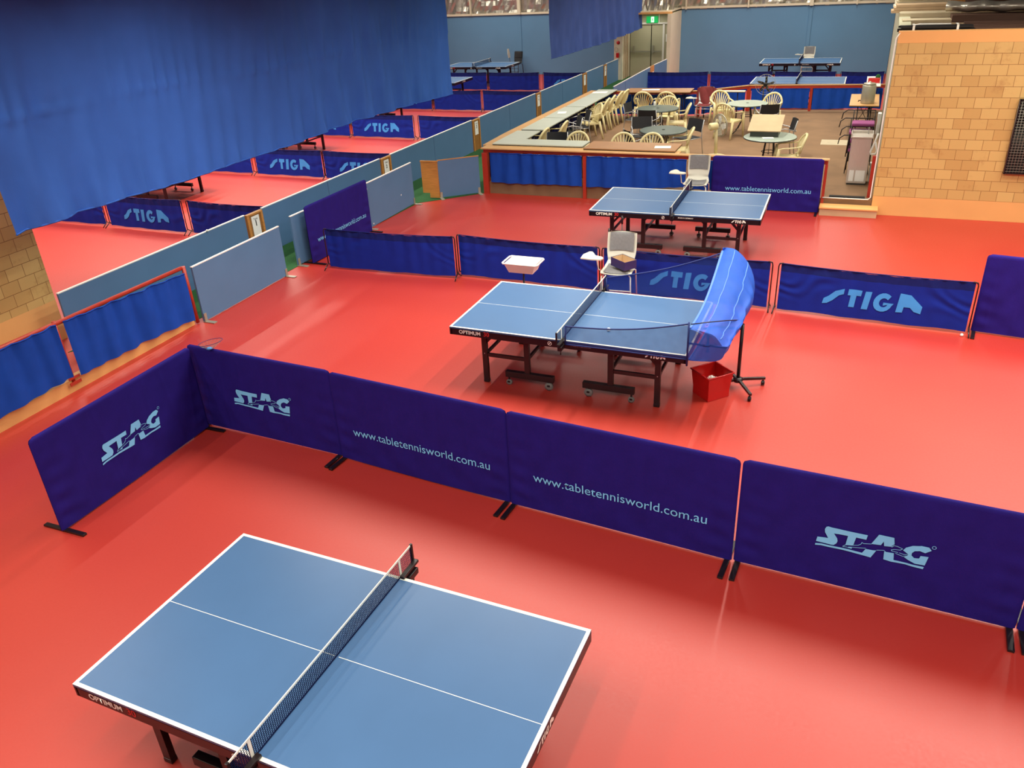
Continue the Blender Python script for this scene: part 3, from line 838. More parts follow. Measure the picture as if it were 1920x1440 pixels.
# corridor right side, behind the club
for a, c, lab in ((26.0, 27.38, 'pale corridor panel right behind the club counters'), (27.40, 30.85, 'long pale corridor panel leading to the exit doors'), (31.5, 33.3, 'far pale corridor panel next to the white lobby wall')):
    panel(a, c, -7.26, -7.26 + (.08 if c > 31 else 0), 0.80, 'lowblue', lab)
t = thing('number_post', 'orange timber post in the pale corridor panels by the exit', 'sign post', (-7.26, 31.16, 0), R_(90))
MB().box((0, 0, .40), (.58, .05, .82)).build('board', 'timber', t)
MB().box((.1, -.03, .5), (.16, .004, .2)).build('number_sheet', 'paper', t)

# low panels along the near courts
def low_panel(xa, ya, xb, yb, h, lab, m='lowblue', edge='white', feet=(-1, 1)):
    t = panel(ya, yb, xa, xb, h, m, lab, z0=0.02, edge=edge, name='low_panel', cat='low panel')
    L = math.hypot(xb - xa, yb - ya)
    for s in feet:
        b = MB(); b.box((s * (L / 2 - .03), -.09, .008), (.07, .20, .012)); b.box((s * (L / 2 - .03), -.022, .07), (.05, .008, .13)); b.build('bracket_foot', 'urn', t)
    return t
low_panel(-8.45, 8.30, -8.45, 10.32, .84, 'pale blue low panel directly after the red curtain rail')
low_panel(-8.56, 10.78, -8.47, 12.70, .86, 'narrow visible end of a low panel standing behind the purple side barrier')
low_panel(-8.47, 12.96, -8.47, 14.84, .86, 'pale blue low panel with chipped white spots beyond the purple side barrier')
low_panel(-8.12, 15.36, -7.42, 15.94, .80, 'pale blue panel with a timber top rail beside the red corner post', edge='timber')
t = thing('timber_panel', 'orange timber end board standing at an angle beside the timber topped panel', 'board', (-8.30, 15.33, 0), 0.05)
b = MB(); b.poly([(-.19, .12), (-.03, .12), (-.03, .02), (.19, .02), (.19, .78), (-.19, .78)], .04, lambda a, c, k: (a, k - .02, c)); b.build('board', 'timber', t)
b = MB(); b.box((0, 0, .79), (.40, .05, .02)); b.build('edge_strip', 'timber', t)
rn = random.Random(5)
def chips(name, spots, lab, x):
    for i, (y, z, r) in enumerate(spots):
        b = MB(); a0 = rn.uniform(0, 6)
        add_shape(b, [(y + r * rn.uniform(.5, 1.2) * cos(a0 + a * pi / 4), z + r * rn.uniform(.5, 1.2) * sin(a0 + a * pi / 4)) for a in range(8)], lambda u, v: (x, u, v))
        o = b.build(name, 'paper'); o.location = (0, 0, 0)
        tag(o, lab[i], 'paint chip')
chips('paint_chip', [(13.05, .76, .022), (14.3, .33, .018), (13.15, .07, .02)],
      ['white chip near the top left corner of the low panel beyond the purple side barrier', 'white chip low on the right half of the chipped low panel', 'white chip at the foot of the chipped low panel'], -8.452)

# ================================================================== RED RAIL WITH DRAPES (left)
t = thing('curtain_rail', 'red pipe rail carrying two blue drapes along the left kerb', 'railing', (-8.53, 0, 0))
b = MB(); b.tube([(0, 2.6, .95), (0, 8.20, .86)], 0.028, 10); b.build('top_rail', 'redsteel', t)
b = MB(); b.tube([(0.02, 8.22, .88), (0.02, 8.24, .02)], 0.028, 10); b.build('post', 'redsteel', t)
for y in (6.08, 3.9):
    b = MB(); b.tube([(0, y, .93), (0, y, .10)], 0.024, 10); p = b.build('post', 'redsteel', t)
    b = MB(); b.box((0.035, y, .12), (.012, .16, .04)); b.box((0.035, y, .19), (.012, .16, .03)); b.build('clamp', 'redsteel', p)
quad_slab('trim_21', -8.66, -8.53, -1.0, 8.2, 0.0, 0.16, 'cream')
def drape(label, a, c, zt, zb, seed, cat='curtain', m='railcloth', off=0.04, n=None, group=None, pleat=.03):
    L = math.hypot(c[0] - a[0], c[1] - a[1]); rz = math.atan2(c[1] - a[1], c[0] - a[0])
    t = thing('drape', label, cat, (a[0], a[1], 0), rz, group)
    rn = random.Random(seed); ph = [rn.uniform(0, 6.28) for _ in range(6)]
    if not isinstance(zt, tuple): zt = (zt, zt)
    if not isinstance(zb, tuple): zb = (zb, zb)
    def f(u, v):
        x = L * u
        T = zt[0] + (zt[1] - zt[0]) * u; B = zb[0] + (zb[1] - zb[0]) * u + .015 * sin(5 * u + ph[5])
        z = B + (T - B) * v
        w = pleat * sin(21 * x + 2 * sin(2.3 * x + ph[0]) + .5 * (1 - v) * sin(3 * x)) * (.45 + .55 * sin(1.7 * x + ph[1]) ** 2)
        w += .008 * sin(47 * x + ph[2]) * v ** 3 + .008 * sin(9 * x + 4 * z + ph[3])
        return (x, -off - w, z)
    b = MB(); b.grid(int(L * 45), 18, f); b.build('cloth', m, t)
    b = MB(); b.tube([f(i / 40, 1) for i in range(41)], 0.010, 5); b.build('top_hem', m, t)
    return t
drape('blue drape hanging from the red rail between its post and the first low panel', (-8.50, 6.16), (-8.50, 8.16), (.90, .80), (.20, .10), 2, off=.03)
drape('blue drape hanging from the red rail, cut off by the left edge', (-8.50, 3.95), (-8.50, 6.05), (.93, .90), (.20, .20), 4, off=.03)

# ================================================================== CLUB RAIL
t = thing('club_rail', 'red steel rail with tan timber top around the raised club area', 'railing', (0, 0, 0))
def rail_top(pts, w, z=.955, m='tan'):
    b = MB()
    for p, q in zip(pts, pts[1:]): b.bar((p[0], p[1], z), (q[0], q[1], z), w, .022)
    return b
rail_top([(-7.36, 16.105), (-3.15, 16.105)], .33).build('front_top', 'tan', t)
rail_top([(-3.15, 16.01), (-0.38, 16.01)], .13).build('front_top', 'tan', t)
rail_top([(-7.30, 16.28), (-7.34, 17.6), (-7.26, 24.1)], .30).build('side_top', 'tan', t)
rail_top([(-7.3, 24.0), (-4.26, 24.2), (-3.03, 25.3), (.57, 25.56)], .07).build('rear_top', 'tan', t)
for nm, pts in (('front_beam', [(-7.3, 16.02), (-.40, 16.02)]), ('side_beam', [(-7.3, 16.0), (-7.3, 24.0)]), ('rear_beam', [(-7.3, 24.0), (-4.26, 24.2), (-3.03, 25.3), (.57, 25.56)])):
    b = MB()
    for p, q in zip(pts, pts[1:]): b.bar((p[0], p[1], .905), (q[0], q[1], .905), .05, .07)
    b.build(nm, 'redsteel', t)
for x, y, w, z0 in ((-7.27, 15.98, .12, 0), (-5.05, 15.97, .07, 0), (-2.92, 15.97, .06, 0), (-.42, 15.99, .05, .0), (-7.3, 20.0, .06, .25), (-7.3, 23.97, .06, .25), (-5.7, 24.12, .06, .25),
                    (-4.26, 24.2, .07, .25), (-3.03, 25.28, .10, .25), (-1.33, 25.42, .07, .25)):
    b = MB(); b.box((x, y, (z0 + .87) / 2), (w, w, .87 - z0)); b.build('post', 'redsteel', t)
o = MB().box((.375, 16.2, .63), (.07, .07, .76)).build('red_post', 'redsteel'); tag(o, 'short red steel post against the block wall corner above the step', 'post')
b = MB(); b.tube([(-.42, 15.955, .27), (.36, 15.955, .27), (.40, 15.955, .31), (.41, 15.955, 3.0), (.46, 15.96, 3.08)], .012, 6)
o = b.build('white_conduit', 'white'); tag(o, 'thin white conduit along the platform edge and up the block wall corner', 'pipe')
t = thing('step', 'cream block step below the platform beside the block wall', 'step', (.05, 15.83, 0))
MB().box((0, 0.0, .145), (1.0, .29, .03), bevel=.004).build('tread', 'capcream', t)
MB().box((0, .01, .065), (.98, .26, .13)).build('riser', 'card', t)
o = MB().box((.0, 16.12, .262), (.62, .10, .02)).build('threshold_mat', 'dark'); tag(o, 'narrow black threshold strip behind the step', 'mat')

drape('blue drape on the club rail nearest the red corner post', (-7.14, 15.97), (-5.10, 15.97), .875, (.27, .25), 11, off=.05)
drape('blue drape on the club rail between the second post and the tall chair', (-5.00, 15.97), (-2.97, 15.97), .875, (.25, .33), 12, off=.05)
drape('blue drape on the club rail partly behind the purple barrier', (-2.87, 15.97), (-.5, 15.97), .875, .30, 13, off=.05)
drape('dark drape hanging under the near half of the side counter', (-7.34, 16.15), (-7.34, 19.95), .86, .26, 18, m='barhem', off=.03)
drape('dark drape hanging under the far half of the side counter', (-7.34, 20.05), (-7.34, 23.9), .86, .26, 19, m='barhem', off=.03)
drape('dark blue drape on the rear club rail behind the cream chairs', (-7.2, 24.02), (-4.32, 24.2), .86, .32, 14, off=.04)
drape('dark blue drape on the slanting part of the rear club rail', (-4.2, 24.26), (-3.12, 25.2), .86, .32, 15, off=.04)
drape('dark blue drape on the rear rail left of the last red post', (-2.95, 25.3), (-1.38, 25.42), .86, .32, 16, off=.04)
drape('dark blue drape on the rear rail behind the urn table', (-1.28, 25.42), (.53, 25.54), .86, .32, 17, off=.04)

# ================================================================== FURNITURE
def trestle(L, W, z, m, label, loc, rz, under='blackedge', name='trestle_table', inset=.08, near=.08):
    t = thing(name, label, 'table', loc, rz)
    MB().box((0, 0, z - .012), (L, W, .022), bevel=.002).build('tabletop', m, t)
    MB().box((0, 0, z - .030), (L - .006, W - .006, .014)).build('black_edging', under, t)
    for s in (-1, 1):
        x = s * (L / 2 - .2); h = z - .037
        b = MB(); b.tube([(x, -W / 2 + near, h), (x, -W / 2 + near - .02, .012)], .012, 6); b.build('leg', 'black', t)
        b = MB(); b.tube([(x, W / 2 - inset, h), (x, W / 2 - inset + .02, .012)], .012, 6); b.build('leg', 'black', t)
        b = MB(); b.tube([(x, -W / 2 + near - .01, .2), (x, W / 2 - inset + .01, .2)], .009, 6); b.tube([(x, 0, .2), (x - s * min(.3, L / 2 - .05), 0, h)], .008, 6); b.build('brace', 'black', t)
    return t
Z = .25; TH = .755
def F(x, y, z=Z): return (x, y, z)
for cy, cx, lab, L in ((17.00, -6.94, 'pale grey table at the near left corner of the club counter', 1.47), (18.62, -6.90, 'long pale grey side counter table second from the near corner', 1.50),
                    (20.20, -6.90, 'pale grey side counter table carrying white papers', 1.56), (21.80, -6.89, 'pale grey side counter table behind the big cream chair', 1.49), (23.30, -6.88, 'farthest pale grey side counter table, with a white sheet', 1.48)):
    trestle(L, .56, TH, 'greylam', lab, F(cx, cy), R_(90), inset=.12)
trestle(1.47, .55, TH, 'greylam', 'pale grey table lying along the front of the club counter', F(-5.93, 16.54), 0)
trestle(1.88, .72, TH, 'bench', 'brown table with papers along the front club counter', F(-4.18, 16.45), 0, near=.26)
trestle(1.85, .75, TH, 'bench', 'brown table at the rear rail behind the fan backed chairs', F(-5.35, 23.98), .03, inset=.36)
trestle(1.3, .2, .74, 'offwhite', 'narrow pale shelf table behind the maroon chair', F(-3.62, 24.02), 0)
trestle(.66, 1.75, TH, 'tan', 'tan folding table against the block wall, carrying the urn', F(.09, 22.6), 0)
trestle(.34, 1.75, .95, 'white', 'white side table by the wall with red items on it', F(.25, 24.4), 0)
def sheet(x, y, z, w, d, rz, lab, m='paper', name='paper_sheet', cat='paper'):
    o = MB().box((0, 0, .002), (w, d, .003)).build(name, m); o.location = (x, y, z); o.rotation_euler = (0, 0, rz); tag(o, lab, cat); return o
sheet(-6.95, 20.1, Z + TH + .001, .21, .3, .2, 'white papers on the middle side counter table')
sheet(-6.95, 23.45, Z + TH + .001, .42, .3, .1, 'wide white sheet on the farthest side counter table')
sheet(-3.55, 16.4, Z + TH + .001, .32, .22, .15, 'white papers on the right end of the brown front table')
sheet(-5.6, 24.0, Z + TH + .001, .5, .2, .1, 'white papers spread on the rear brown table')
sheet(-1.66, 17.68, Z + .73 + .006, .22, .16, .3, 'small papers on the near round glass table')

def round_table(label, loc, top, r=.52, h=.73, hole=True):
    t = thing('round_table', label, 'table', loc)
    b = MB(); b.lathe((0, 0, 0), [(r - .02, h - .03), (r, h - .022), (r, h - .006), (r - .012, h)], 48); b.build('tabletop', top, t)
    b = MB(); b.lathe((0, 0, 0), [(r - .01, h - .036), (r + .004, h - .034), (r + .004, h - .014), (r - .01, h - .012)], 48); b.build('rim', 'darkrim', t)
    if hole: MB().lathe((0, 0, h), [(.001, 0), (.035, 0), (.035, .004), (.001, .004)], 14).build('umbrella_plug', 'dark', t)
    for k in range(4):
        a = pi / 4 + k * pi / 2; c, s = cos(a), sin(a)
        b = MB(); b.tube([(c * .10, s * .10, h - .04), (c * .13, s * .13, .5), (c * .16, s * .16, .3), (c * .30, s * .30, .08), (c * .40, s * .40, .012)], .013, 6)
        b.build('leg', 'black', t)
    b = MB(); b.tube([(.15 * cos(a * pi / 6), .15 * sin(a * pi / 6), .42) for a in range(12)], .008, 5, closed=True); b.build('ring_brace', 'black', t)
    return t
round_table('mottled grey round table in the middle of the club, with a small white cup', F(-4.74, 21.13), 'greytop')
round_table('mottled grey round table nearest the front counter', F(-3.97, 18.34), 'greytop')
round_table('pale glass round table near the rear rail', F(-2.65, 22.06), 'glass', r=.50)
round_table('pale glass round table nearest, with a large tan board box on it', F(-1.64, 17.90), 'glass', r=.53)
b = MB(); b.lathe((0, 0, 0), [(.022, 0), (.03, .01), (.03, .11), (.026, .115)], 12); o = b.build('cup', 'white'); o.location = F(-4.88, 21.38, Z + .731); tag(o, 'small white cup standing on the middle grey round table', 'cup')

def monobloc():
    t = thing('garden_chair', 'x', 'chair')
    hw = .235
    def seat(u, v):
        x = (u - .5) * 2; y = -.23 + .44 * v
        return (x * (hw - .02 * v), y, .425 - .018 * (1 - x * x) * sin(pi * v) - .02 * v + (-.02 if v < .03 else 0))
    b = MB(); b.grid(12, 12, seat); b.box((0, -.225, .405), (.44, .02, .045), bevel=.006); b.box((-.215, -.01, .40), (.02, .42, .035)); b.box((.215, -.01, .40), (.02, .42, .035))
    b.build('seat', 'poly', t)
    def by(z): return .195 + (z - .42) * .30
    def back(x, z): return (x, by(z) - .05 * (x / .27) ** 2, z)
    b = MB()
    rim = [back(.25 * cos(a) * (1.0 if a else 1), .62 + .23 * sin(a)) for a in [pi * i / 16 for i in range(17)]]
    rim = [back(.215, .52)] + rim + [back(-.215, .52)]
    b.tube(rim, .027, 6)
    b.tube([back(-.15, .43), back(0, .425), back(.15, .43)], .018, 6)
    for k in range(-4, 5):
        xb = k * .033; a = pi / 2 - k * .30
        xt = .24 * cos(a); zt = .62 + .21 * sin(a)
        p = [back(xb + (xt - xb) * (s ** 1.6), .43 + (zt - .43) * s) for s in (0, .3, .6, 1)]
        for q, r in zip(p, p[1:]): b.bar(q, r, .028, .008)
    b.build('backrest', 'poly', t)
    for s in (-1, 1):
        b = MB()
        pts = [back(s * .245, .66), (s * .265, .16, .645), (s * .275, .02, .63), (s * .275, -.14, .625), (s * .268, -.21, .60)]
        for q, r in zip(pts, pts[1:]): b.bar(q, r, .045, .016)
        b.build('arm', 'poly', t)
        b = MB(); b.tube([(s * .268, -.205, .61), (s * .255, -.225, .42), (s * .262, -.255, .0)], [.026, .036, .022], 6); b.build('leg', 'poly', t)
        b = MB(); b.tube([(s * .225, .19, .45), (s * .235, .24, .2), (s * .245, .29, .0)], [.034, .030, .022], 6); b.build('leg', 'poly', t)
    return t
gc = monobloc()
GC = 'cream fan backed plastic garden chairs'
for x, y, a, lab in [
    (-5.58, 16.93, 0, 'cream chair behind the right half of the grey front counter table'),
    (-4.56, 16.92, 3, 'cream chair behind the left part of the brown front table, left of two'),
    (-3.97, 16.96, -3, 'cream chair behind the brown front table, right of two'),
    (-6.74, 17.55, -92, 'cream chair at the side counter nearest the front corner'),
    (-6.58, 18.42, -88, 'cream chair at the side counter, second from the front corner'),
    (-6.43, 20.75, -52, 'large looking cream chair standing free at the side counter'),
    (-6.52, 21.75, -85, 'cream chair just behind the free standing one at the side counter'),
    (-6.50, 22.25, -85, 'cream chair in the middle of the crowded far counter chairs'),
    (-6.48, 22.95, -90, 'cream chair second from the rear end of the side counter'),
    (-6.42, 23.35, -95, 'cream chair at the rear end of the side counter'),
    (-5.57, 23.20, 180, 'cream chair facing the rear brown table, left of two'),
    (-4.92, 23.22, 180, 'cream chair facing the rear brown table, right of two'),
    (-4.67, 21.88, 0, 'pale cream chair tucked in behind the middle grey round table'),
    (-4.22, 21.05, -80, 'cream chair seen sideways at the right of the middle grey round table'),
    (-3.42, 22.95, 25, 'cream chair behind and left of the rear glass table'),
    (-2.98, 21.40, 155, 'cream chair turned away in front of the rear glass table'),
    (-2.19, 22.62, -20, 'cream chair behind and right of the rear glass table'),
    (-1.22, 17.50, -80, 'cream chair at the right of the near glass table'),
    (-3.55, 17.92, -80, 'cream chair sideways at the right of the near grey round table')]:
    place(gc, F(x, y), R_(a), lab, GC)

def armchair(arms=True):
    t = thing('mesh_armchair', 'x', 'chair')
    b = MB(); b.grid(6, 6, lambda u, v: ((u - .5) * .44, -.22 + .42 * v, .455 - .01 * sin(pi * u) * sin(pi * v))); b.grid(6, 6, lambda u, v: ((u - .5) * .44, -.22 + .42 * v, .435 - .01 * sin(pi * u))); b.build('seat', 'blackmesh', t)
    b = MB(); b.grid(10, 6, lambda u, v: ((u - .5) * .46, .23 + .06 * v - .05 * (2 * u - 1) ** 2, .56 + .26 * v)); b.grid(10, 6, lambda u, v: ((u - .5) * .46, .25 + .06 * v - .05 * (2 * u - 1) ** 2, .56 + .26 * v)); b.build('backrest', 'blackmesh', t)
    for s in (-1, 1):
        b = MB(); b.tube([(s * .25, -.22, 0.01), (s * .25, -.21, .44), (s * .26, -.2, .62 if arms else .45)], .011, 6); b.build('leg', 'chrome', t)
        b = MB(); b.tube([(s * .25, .26, 0.01), (s * .24, .20, .44), (s * .235, .20, .60), (s * .23, .26, .82)], .011, 6); b.build('leg', 'chrome', t)
    if arms:
        b = MB(); b.tube([(-.26, -.21, .62), (-.27, .0, .66), (-.26, .16, .62), (-.18, .25, .58), (0, .29, .565), (.18, .25, .58), (.26, .16, .62), (.27, 0, .66), (.26, -.21, .62)], .012, 6); b.build('arm_rail', 'chrome', t)
    b = MB(); b.tube([(-.24, -.2, .44), (.24, -.2, .44), (.23, .2, .44), (-.23, .2, .44)], .009, 6, closed=True); b.build('seat_frame', 'chrome', t)
    return t
ac = armchair()
AC = 'black mesh armchairs with chrome frames'
for x, y, a, lab in [
    (-6.08, 17.05, 4, 'black armchair back showing just above the grey front counter table'),
    (-6.42, 19.15, -60, 'black armchair at the side counter in front, nearer of two'),
    (-6.45, 19.95, -60, 'black armchair at the side counter next to the free standing cream chair'),
    (-5.32, 21.20, 80, 'black armchair seen sideways at the left of the middle grey round table'),
    (-4.80, 20.50, 178, 'black armchair with its back to the camera before the middle round table'),
    (-4.62, 19.10, 20, 'black armchair half hidden between the two grey round tables'),
    (-4.42, 17.86, 125, 'black armchair at the left of the near grey round table'),
    (-2.10, 21.55, 200, 'black armchair at the right of the rear glass table'),
    (-1.52, 19.35, -75, 'black armchair seen edge-on behind the large tan board box')]:
    place(ac, F(x, y), R_(a), lab, AC)
ac2 = armchair(False)
place(ac2, F(-3.55, 19.0), R_(-35), 'armless dark chair right of and behind the near grey round table')

# tall chair with writing tablet
def tablet_chair(shellm='shell', padm='pad', framem='shell', tall=.17, tilt=False):
    t = thing('tablet_chair', 'x', 'chair')
    sh = .43 + tall
    prof = [(-.22, -.015), (-.18, 0.0), (.05, -.02), (.14, 0.0), (.185, .06), (.215, .16), (.25, .30), (.275, .43), (.28, .45)]
    def P(v):
        f = v * (len(prof) - 1); i = min(int(f), len(prof) - 2); s = f - i
        return prof[i][0] + (prof[i + 1][0] - prof[i][0]) * s, prof[i][1] + (prof[i + 1][1] - prof[i][1]) * s
    def S(u, v, o=0.0, k=1.0):
        y, z = P(v); x = (u - .5) * 2
        w = .215 * k * (1 - .10 * max(0, v - .35)) * (1 - .12 * math.exp(-((v - .5) / .12) ** 2))
        e = max(0.0, 1 - (1 - v) / .08); w *= 1 - .18 * e * e
        return (x * w, y - .035 * x * x * (1 if v > .5 else 0) + (0 if v < .55 else -o), sh + z + .02 * x * x * (1 if v < .5 else 0) + (o if v < .55 else 0))
    b = MB(); b.grid(12, 28, lambda u, v: S(u, v)); b.grid(12, 28, lambda u, v: S(u, v, -.008)); b.build('shell', shellm, t)
    b = MB(); b.grid(10, 8, lambda u, v: S(u, .03 + .33 * v, .010 + .014 * sin(pi * u) * sin(pi * v), .80)); b.build('seat_pad', padm, t)
    b = MB(); b.grid(10, 8, lambda u, v: S(u, .66 + .31 * v, .010 + .014 * sin(pi * u) * sin(pi * v), .82)); b.build('back_pad', padm, t)
    for s in (-1, 1):
        b = MB(); b.tube([(s * .15, -.12, sh - .03), (s * .20, -.20, sh - .05), (s * .22, -.25, .01)], .011, 6); b.build('leg', framem, t)
        b = MB(); b.tube([(s * .15, .06, sh - .03), (s * .21, .14, sh - .05), (s * .225, .24, .01)], .011, 6); b.build('leg', framem, t)
    b = MB(); b.tube([(-.215, -.235, .22), (.215, -.235, .22)], .010, 6); b.tube([(-.215, -.23, .36), (.215, -.23, .36)], .009, 6); b.build('footrest', framem, t)
    b = MB()
    if tilt:
        b.tube([(-.2, -.05, sh - .04), (-.27, -.05, sh), (-.29, -.08, sh + .24)], .010, 6)
    else:
        b.tube([(-.2, -.05, sh - .04), (-.27, -.08, sh), (-.29, -.12, sh + .19)], .010, 6)
    arm = b.build('tablet_arm', framem, t)
    b = MB()
    if tilt: b.poly([(-.07, 0), (.07, 0), (.09, .18), (.06, .36), (-.06, .36), (-.09, .18)], .015, lambda a, c, k: (-.30 - c * .12 + k, -.08 + a, sh + .22 + c))
    else: b.poly([(-.18, -.12), (-.02, -.15), (.10, -.14), (.13, -.08), (.10, -.02), (.0, .02), (-.05, .12), (-.08, .17), (-.12, .17), (-.18, .04)], .016, lambda a, c, k: (-.30 + a, -.14 + c, sh + .20 + k))
    b.build('writing_tablet', 'shell', arm)
    return t
tc = tablet_chair()
place(tc, (-2.80, 10.38, 0), R_(4), 'tall grey padded tablet chair holding a shoe box, by the middle table')
place(tc, (-2.66, 15.36, 0), R_(2), 'tall grey padded tablet chair between the blue drape and the far table net')
place(tc, (-2.05, 34.55, 0), R_(0), 'tall tablet chair against the end wall behind the farthest right table')
tb = tablet_chair('blackmesh', 'blackmesh', 'black', .12, tilt=True)
place(tb, (-14.0, 34.6, 0), R_(-8), 'black tablet chair with its tablet folded up against the far left end wall')
tm = tablet_chair('chrome', 'maroon', 'chrome', .0)
place(tm, F(-3.98, 23.55), R_(0), 'tablet chair covered with a maroon cloth near the rear rail')
b = MB(); b.grid(16, 14, lambda u, v: (-3.98 + (u - .5) * (.52 + .08 * (1 - v)), 23.80 + .03 * sin(9 * u + 3 * v) - .10 * (1 - v) + (0.0), Z + .42 + .46 * v - .04 * (2 * u - 1) ** 2)); o = b.build('draped_jacket', 'maroon'); tag(o, 'maroon jacket draped over the back of the tablet chair by the rear rail', 'jacket')

# shoe box on the near tall chair
t = thing('open_box', 'open navy cardboard box on the seat of the tall chair', 'box', (-2.72, 10.33, .655), R_(-38))
b = MB()
for s in (-1, 1): b.box((s * .155, 0, .06), (.004, .20, .12), ry=R_(2)); b.box((0, s * .10, .06), (.31, .004, .12))
b.build('sides', 'boxblue', t)
b = MB(); b.box((0, 0, .006), (.30, .195, .004)); b.box((0, .096, .06), (.30, .003, .11)); b.box((-.150, 0, .06), (.003, .19, .11)); b.box((.150, 0, .06), (.003, .19, .11)); b.box((0, -.096, .06), (.30, .003, .11)); b.build('lining', 'card', t)

# ball basket on a stand
t = thing('basket_stand', 'white plastic ball basket on a thin black pole behind the middle table', 'basket', (-3.92, 9.62, 0))
b = MB()
def tub(b, L, W, l, w, h, zz, th=.004):
    for s in (-1, 1):
        b.grid(16, 6, lambda u, v: (s * ((l + (L - l) * v) / 2), (u - .5) * (w + (W - w) * v), zz + h * v))
        b.grid(16, 6, lambda u, v: ((u - .5) * (l + (L - l) * v), s * ((w + (W - w) * v) / 2), zz + h * v))
    b.box((0, 0, zz), (l, w, .005))
tub(b, .44, .30, .34, .22, .13, .74); b.build('tub', 'white', t)
b = MB(); b.tube([(-.23, -.16, .872), (.23, -.16, .872), (.25, -.13, .872), (.25, .13, .872), (.23, .16, .872), (-.23, .16, .872), (-.25, .13, .872), (-.25, -.13, .872)], .012, 6, closed=True); b.build('rim', 'white', t)
b = MB(); b.tube([(0, 0, .73), (0, 0, .04)], .013, 8); b.build('pole', 'black', t)
for k in range(3):
    a = k * 2 * pi / 3; b = MB(); b.tube([(0, 0, .10), (.22 * cos(a), .22 * sin(a), .012)], .010, 6); b.build('foot', 'black', t)

# poles of two racket stands behind the tall chair
for x, y, h, lab in ((-3.16, 11.15, .92, 'short black upright pole behind the tall chair, left of two'), (-3.02, 11.35, 1.06, 'taller black upright pole behind the tall chair, right of two')):
    t = thing('marker_pole', lab, 'pole', (x, y, 0))
    b = MB(); b.tube([(0, 0, .02), (0, 0, h - .12)], .008, 8); b.build('pole', 'black', t)
    b = MB(); b.tube([(0, 0, h - .12), (0, 0, h)], .015, 8); b.build('grip', 'black', t)
    b = MB(); b.lathe((0, 0, 0), [(.09, 0), (.09, .012), (.02, .02)], 16); b.build('base', 'black', t)

# ================================================================== CATCH NET ON THE MIDDLE TABLE
t = thing('catch_net', 'blue ball catch net wrapped round the right half of the middle table', 'ball catch net', (0, 0, 0))
ct = (cos(-.007), sin(-.007))
NX, NY = -2.62, 8.34
x1 = -1.28; yn = 7.54; yf = 9.13
# side nets: top edge rises from the net post to the end post
def side(y, ztop0, ztop1, x0, x1_):
    def f(u, v):
        x = x0 + (x1_ - x0) * u
        zt = ztop0 + (ztop1 - ztop0) * u - .05 * sin(pi * u); z = .735 + (zt - .735) * v
        return (x, y + .006 * sin(5 * u) + .01 * v, z)
    return f
for y, a, c, xa, xb in ((yn, .945, 1.13, -2.62, -1.30), (yf, .93, 1.36, -2.62, -1.24)):
    f = side(y, a, c, xa, xb)
    b = MB(); b.grid(24, 8, f); p = b.build('side_net', 'sidenet', t)
    b = MB(); b.tube([f(i / 24, 1) for i in range(25)], .008, 6); b.build('binding', 'darkrimnet', p)
    b = MB(); b.tube([f(i / 24, 0) for i in range(25)], .008, 6); b.build('binding', 'darkrimnet', p)
    b = MB(); b.tube([f(0, 0), f(0, 1)], .009, 6); b.build('binding', 'darkrimnet', p)
    b = MB(); b.tube([(xb, y, .66), (xb, y, c + .02)], .010, 8); b.build('end_post', 'darkrimnet', p)
# pocket
def rimtop(s):   # s: 0 far .. 1 near
    y = yf + (yn - yf) * s
    z = 1.38 - .30 * s + .0 + .06 * sin(pi * s) * (1 - 2 * s) - .06 * sin(pi * s)
    return Vector((-1.24 - .05 * s + .02 * sin(pi * s), y, z))
def pocket(u, v):
    top = rimtop(u); y = yf + (yn - yf) * u; bx = .40 * min(1, .88 + u * 1.2) * (1 - .06 * u)
    zt = top.z; hi = .05 * (1 - u)
    prof = [(0.0, zt), (.30, zt + hi - .01), (.66, zt - .05), (.93, zt - .17), (1.03, (zt + .78) / 2), (1.0, .90), (.90, .79), (.66, .745), (.32, .735), (.03, .735)]
    f = v * (len(prof) - 1); i = min(int(f), len(prof) - 2); k = f - i
    def cr(a, b_, c_, d, q): return .5 * ((2 * b_) + (-a + c_) * q + (2 * a - 5 * b_ + 4 * c_ - d) * q * q + (-a + 3 * b_ - 3 * c_ + d) * q ** 3)
    g = lambda j, m: prof[max(0, min(len(prof) - 1, j))][m]
    px = cr(g(i - 1, 0), g(i, 0), g(i + 1, 0), g(i + 2, 0), k); pz = cr(g(i - 1, 1), g(i, 1), g(i + 1, 1), g(i + 2, 1), k)
    mid = sin(pi * min(1, v)) * min(1, (1 - u) * 8 + .1)
    w = .010 * sin(19 * u + 5 * v) + .008 * sin(43 * u - 7 * v + 2 * sin(5 * v)) + .008 * sin(14 * v + 3 * u)
    return (top.x + px * bx + w * mid, y + .015 * mid * sin(9 * v), pz + w * .5 * mid)
def near_side(u, v):
    p = pocket(1, v); x0 = rimtop(1).x
    return (x0 + (p[0] - x0) * u, p[1] - .012 * sin(pi * u) * (1 + .6 * sin(14 * u + 6 * v)), p[2] + (1 - u) * 0)
def far_side(u, v):
    p = pocket(0, v); x0 = rimtop(0).x
    return (x0 + (p[0] - x0) * u, p[1] + .012 * sin(pi * u), p[2])
b = MB(); b.grid(10, 30, near_side); b.build('near_cheek_net', 'catchnet', t)
b = MB(); b.grid(8, 30, far_side); b.build('far_cheek_net', 'catchnet', t)
b = MB(); b.grid(44, 56, pocket); pk = b.build('pocket_net', 'catchnet', t)
b = MB(); b.tube([tuple(rimtop(i / 24)) for i in range(25)], .014, 8); b.build('front_binding', 'netrim', pk)
b = MB(); b.tube([pocket(i / 30, 1) for i in range(31)], .010, 6); b.build('lower_binding', 'netrim', pk)
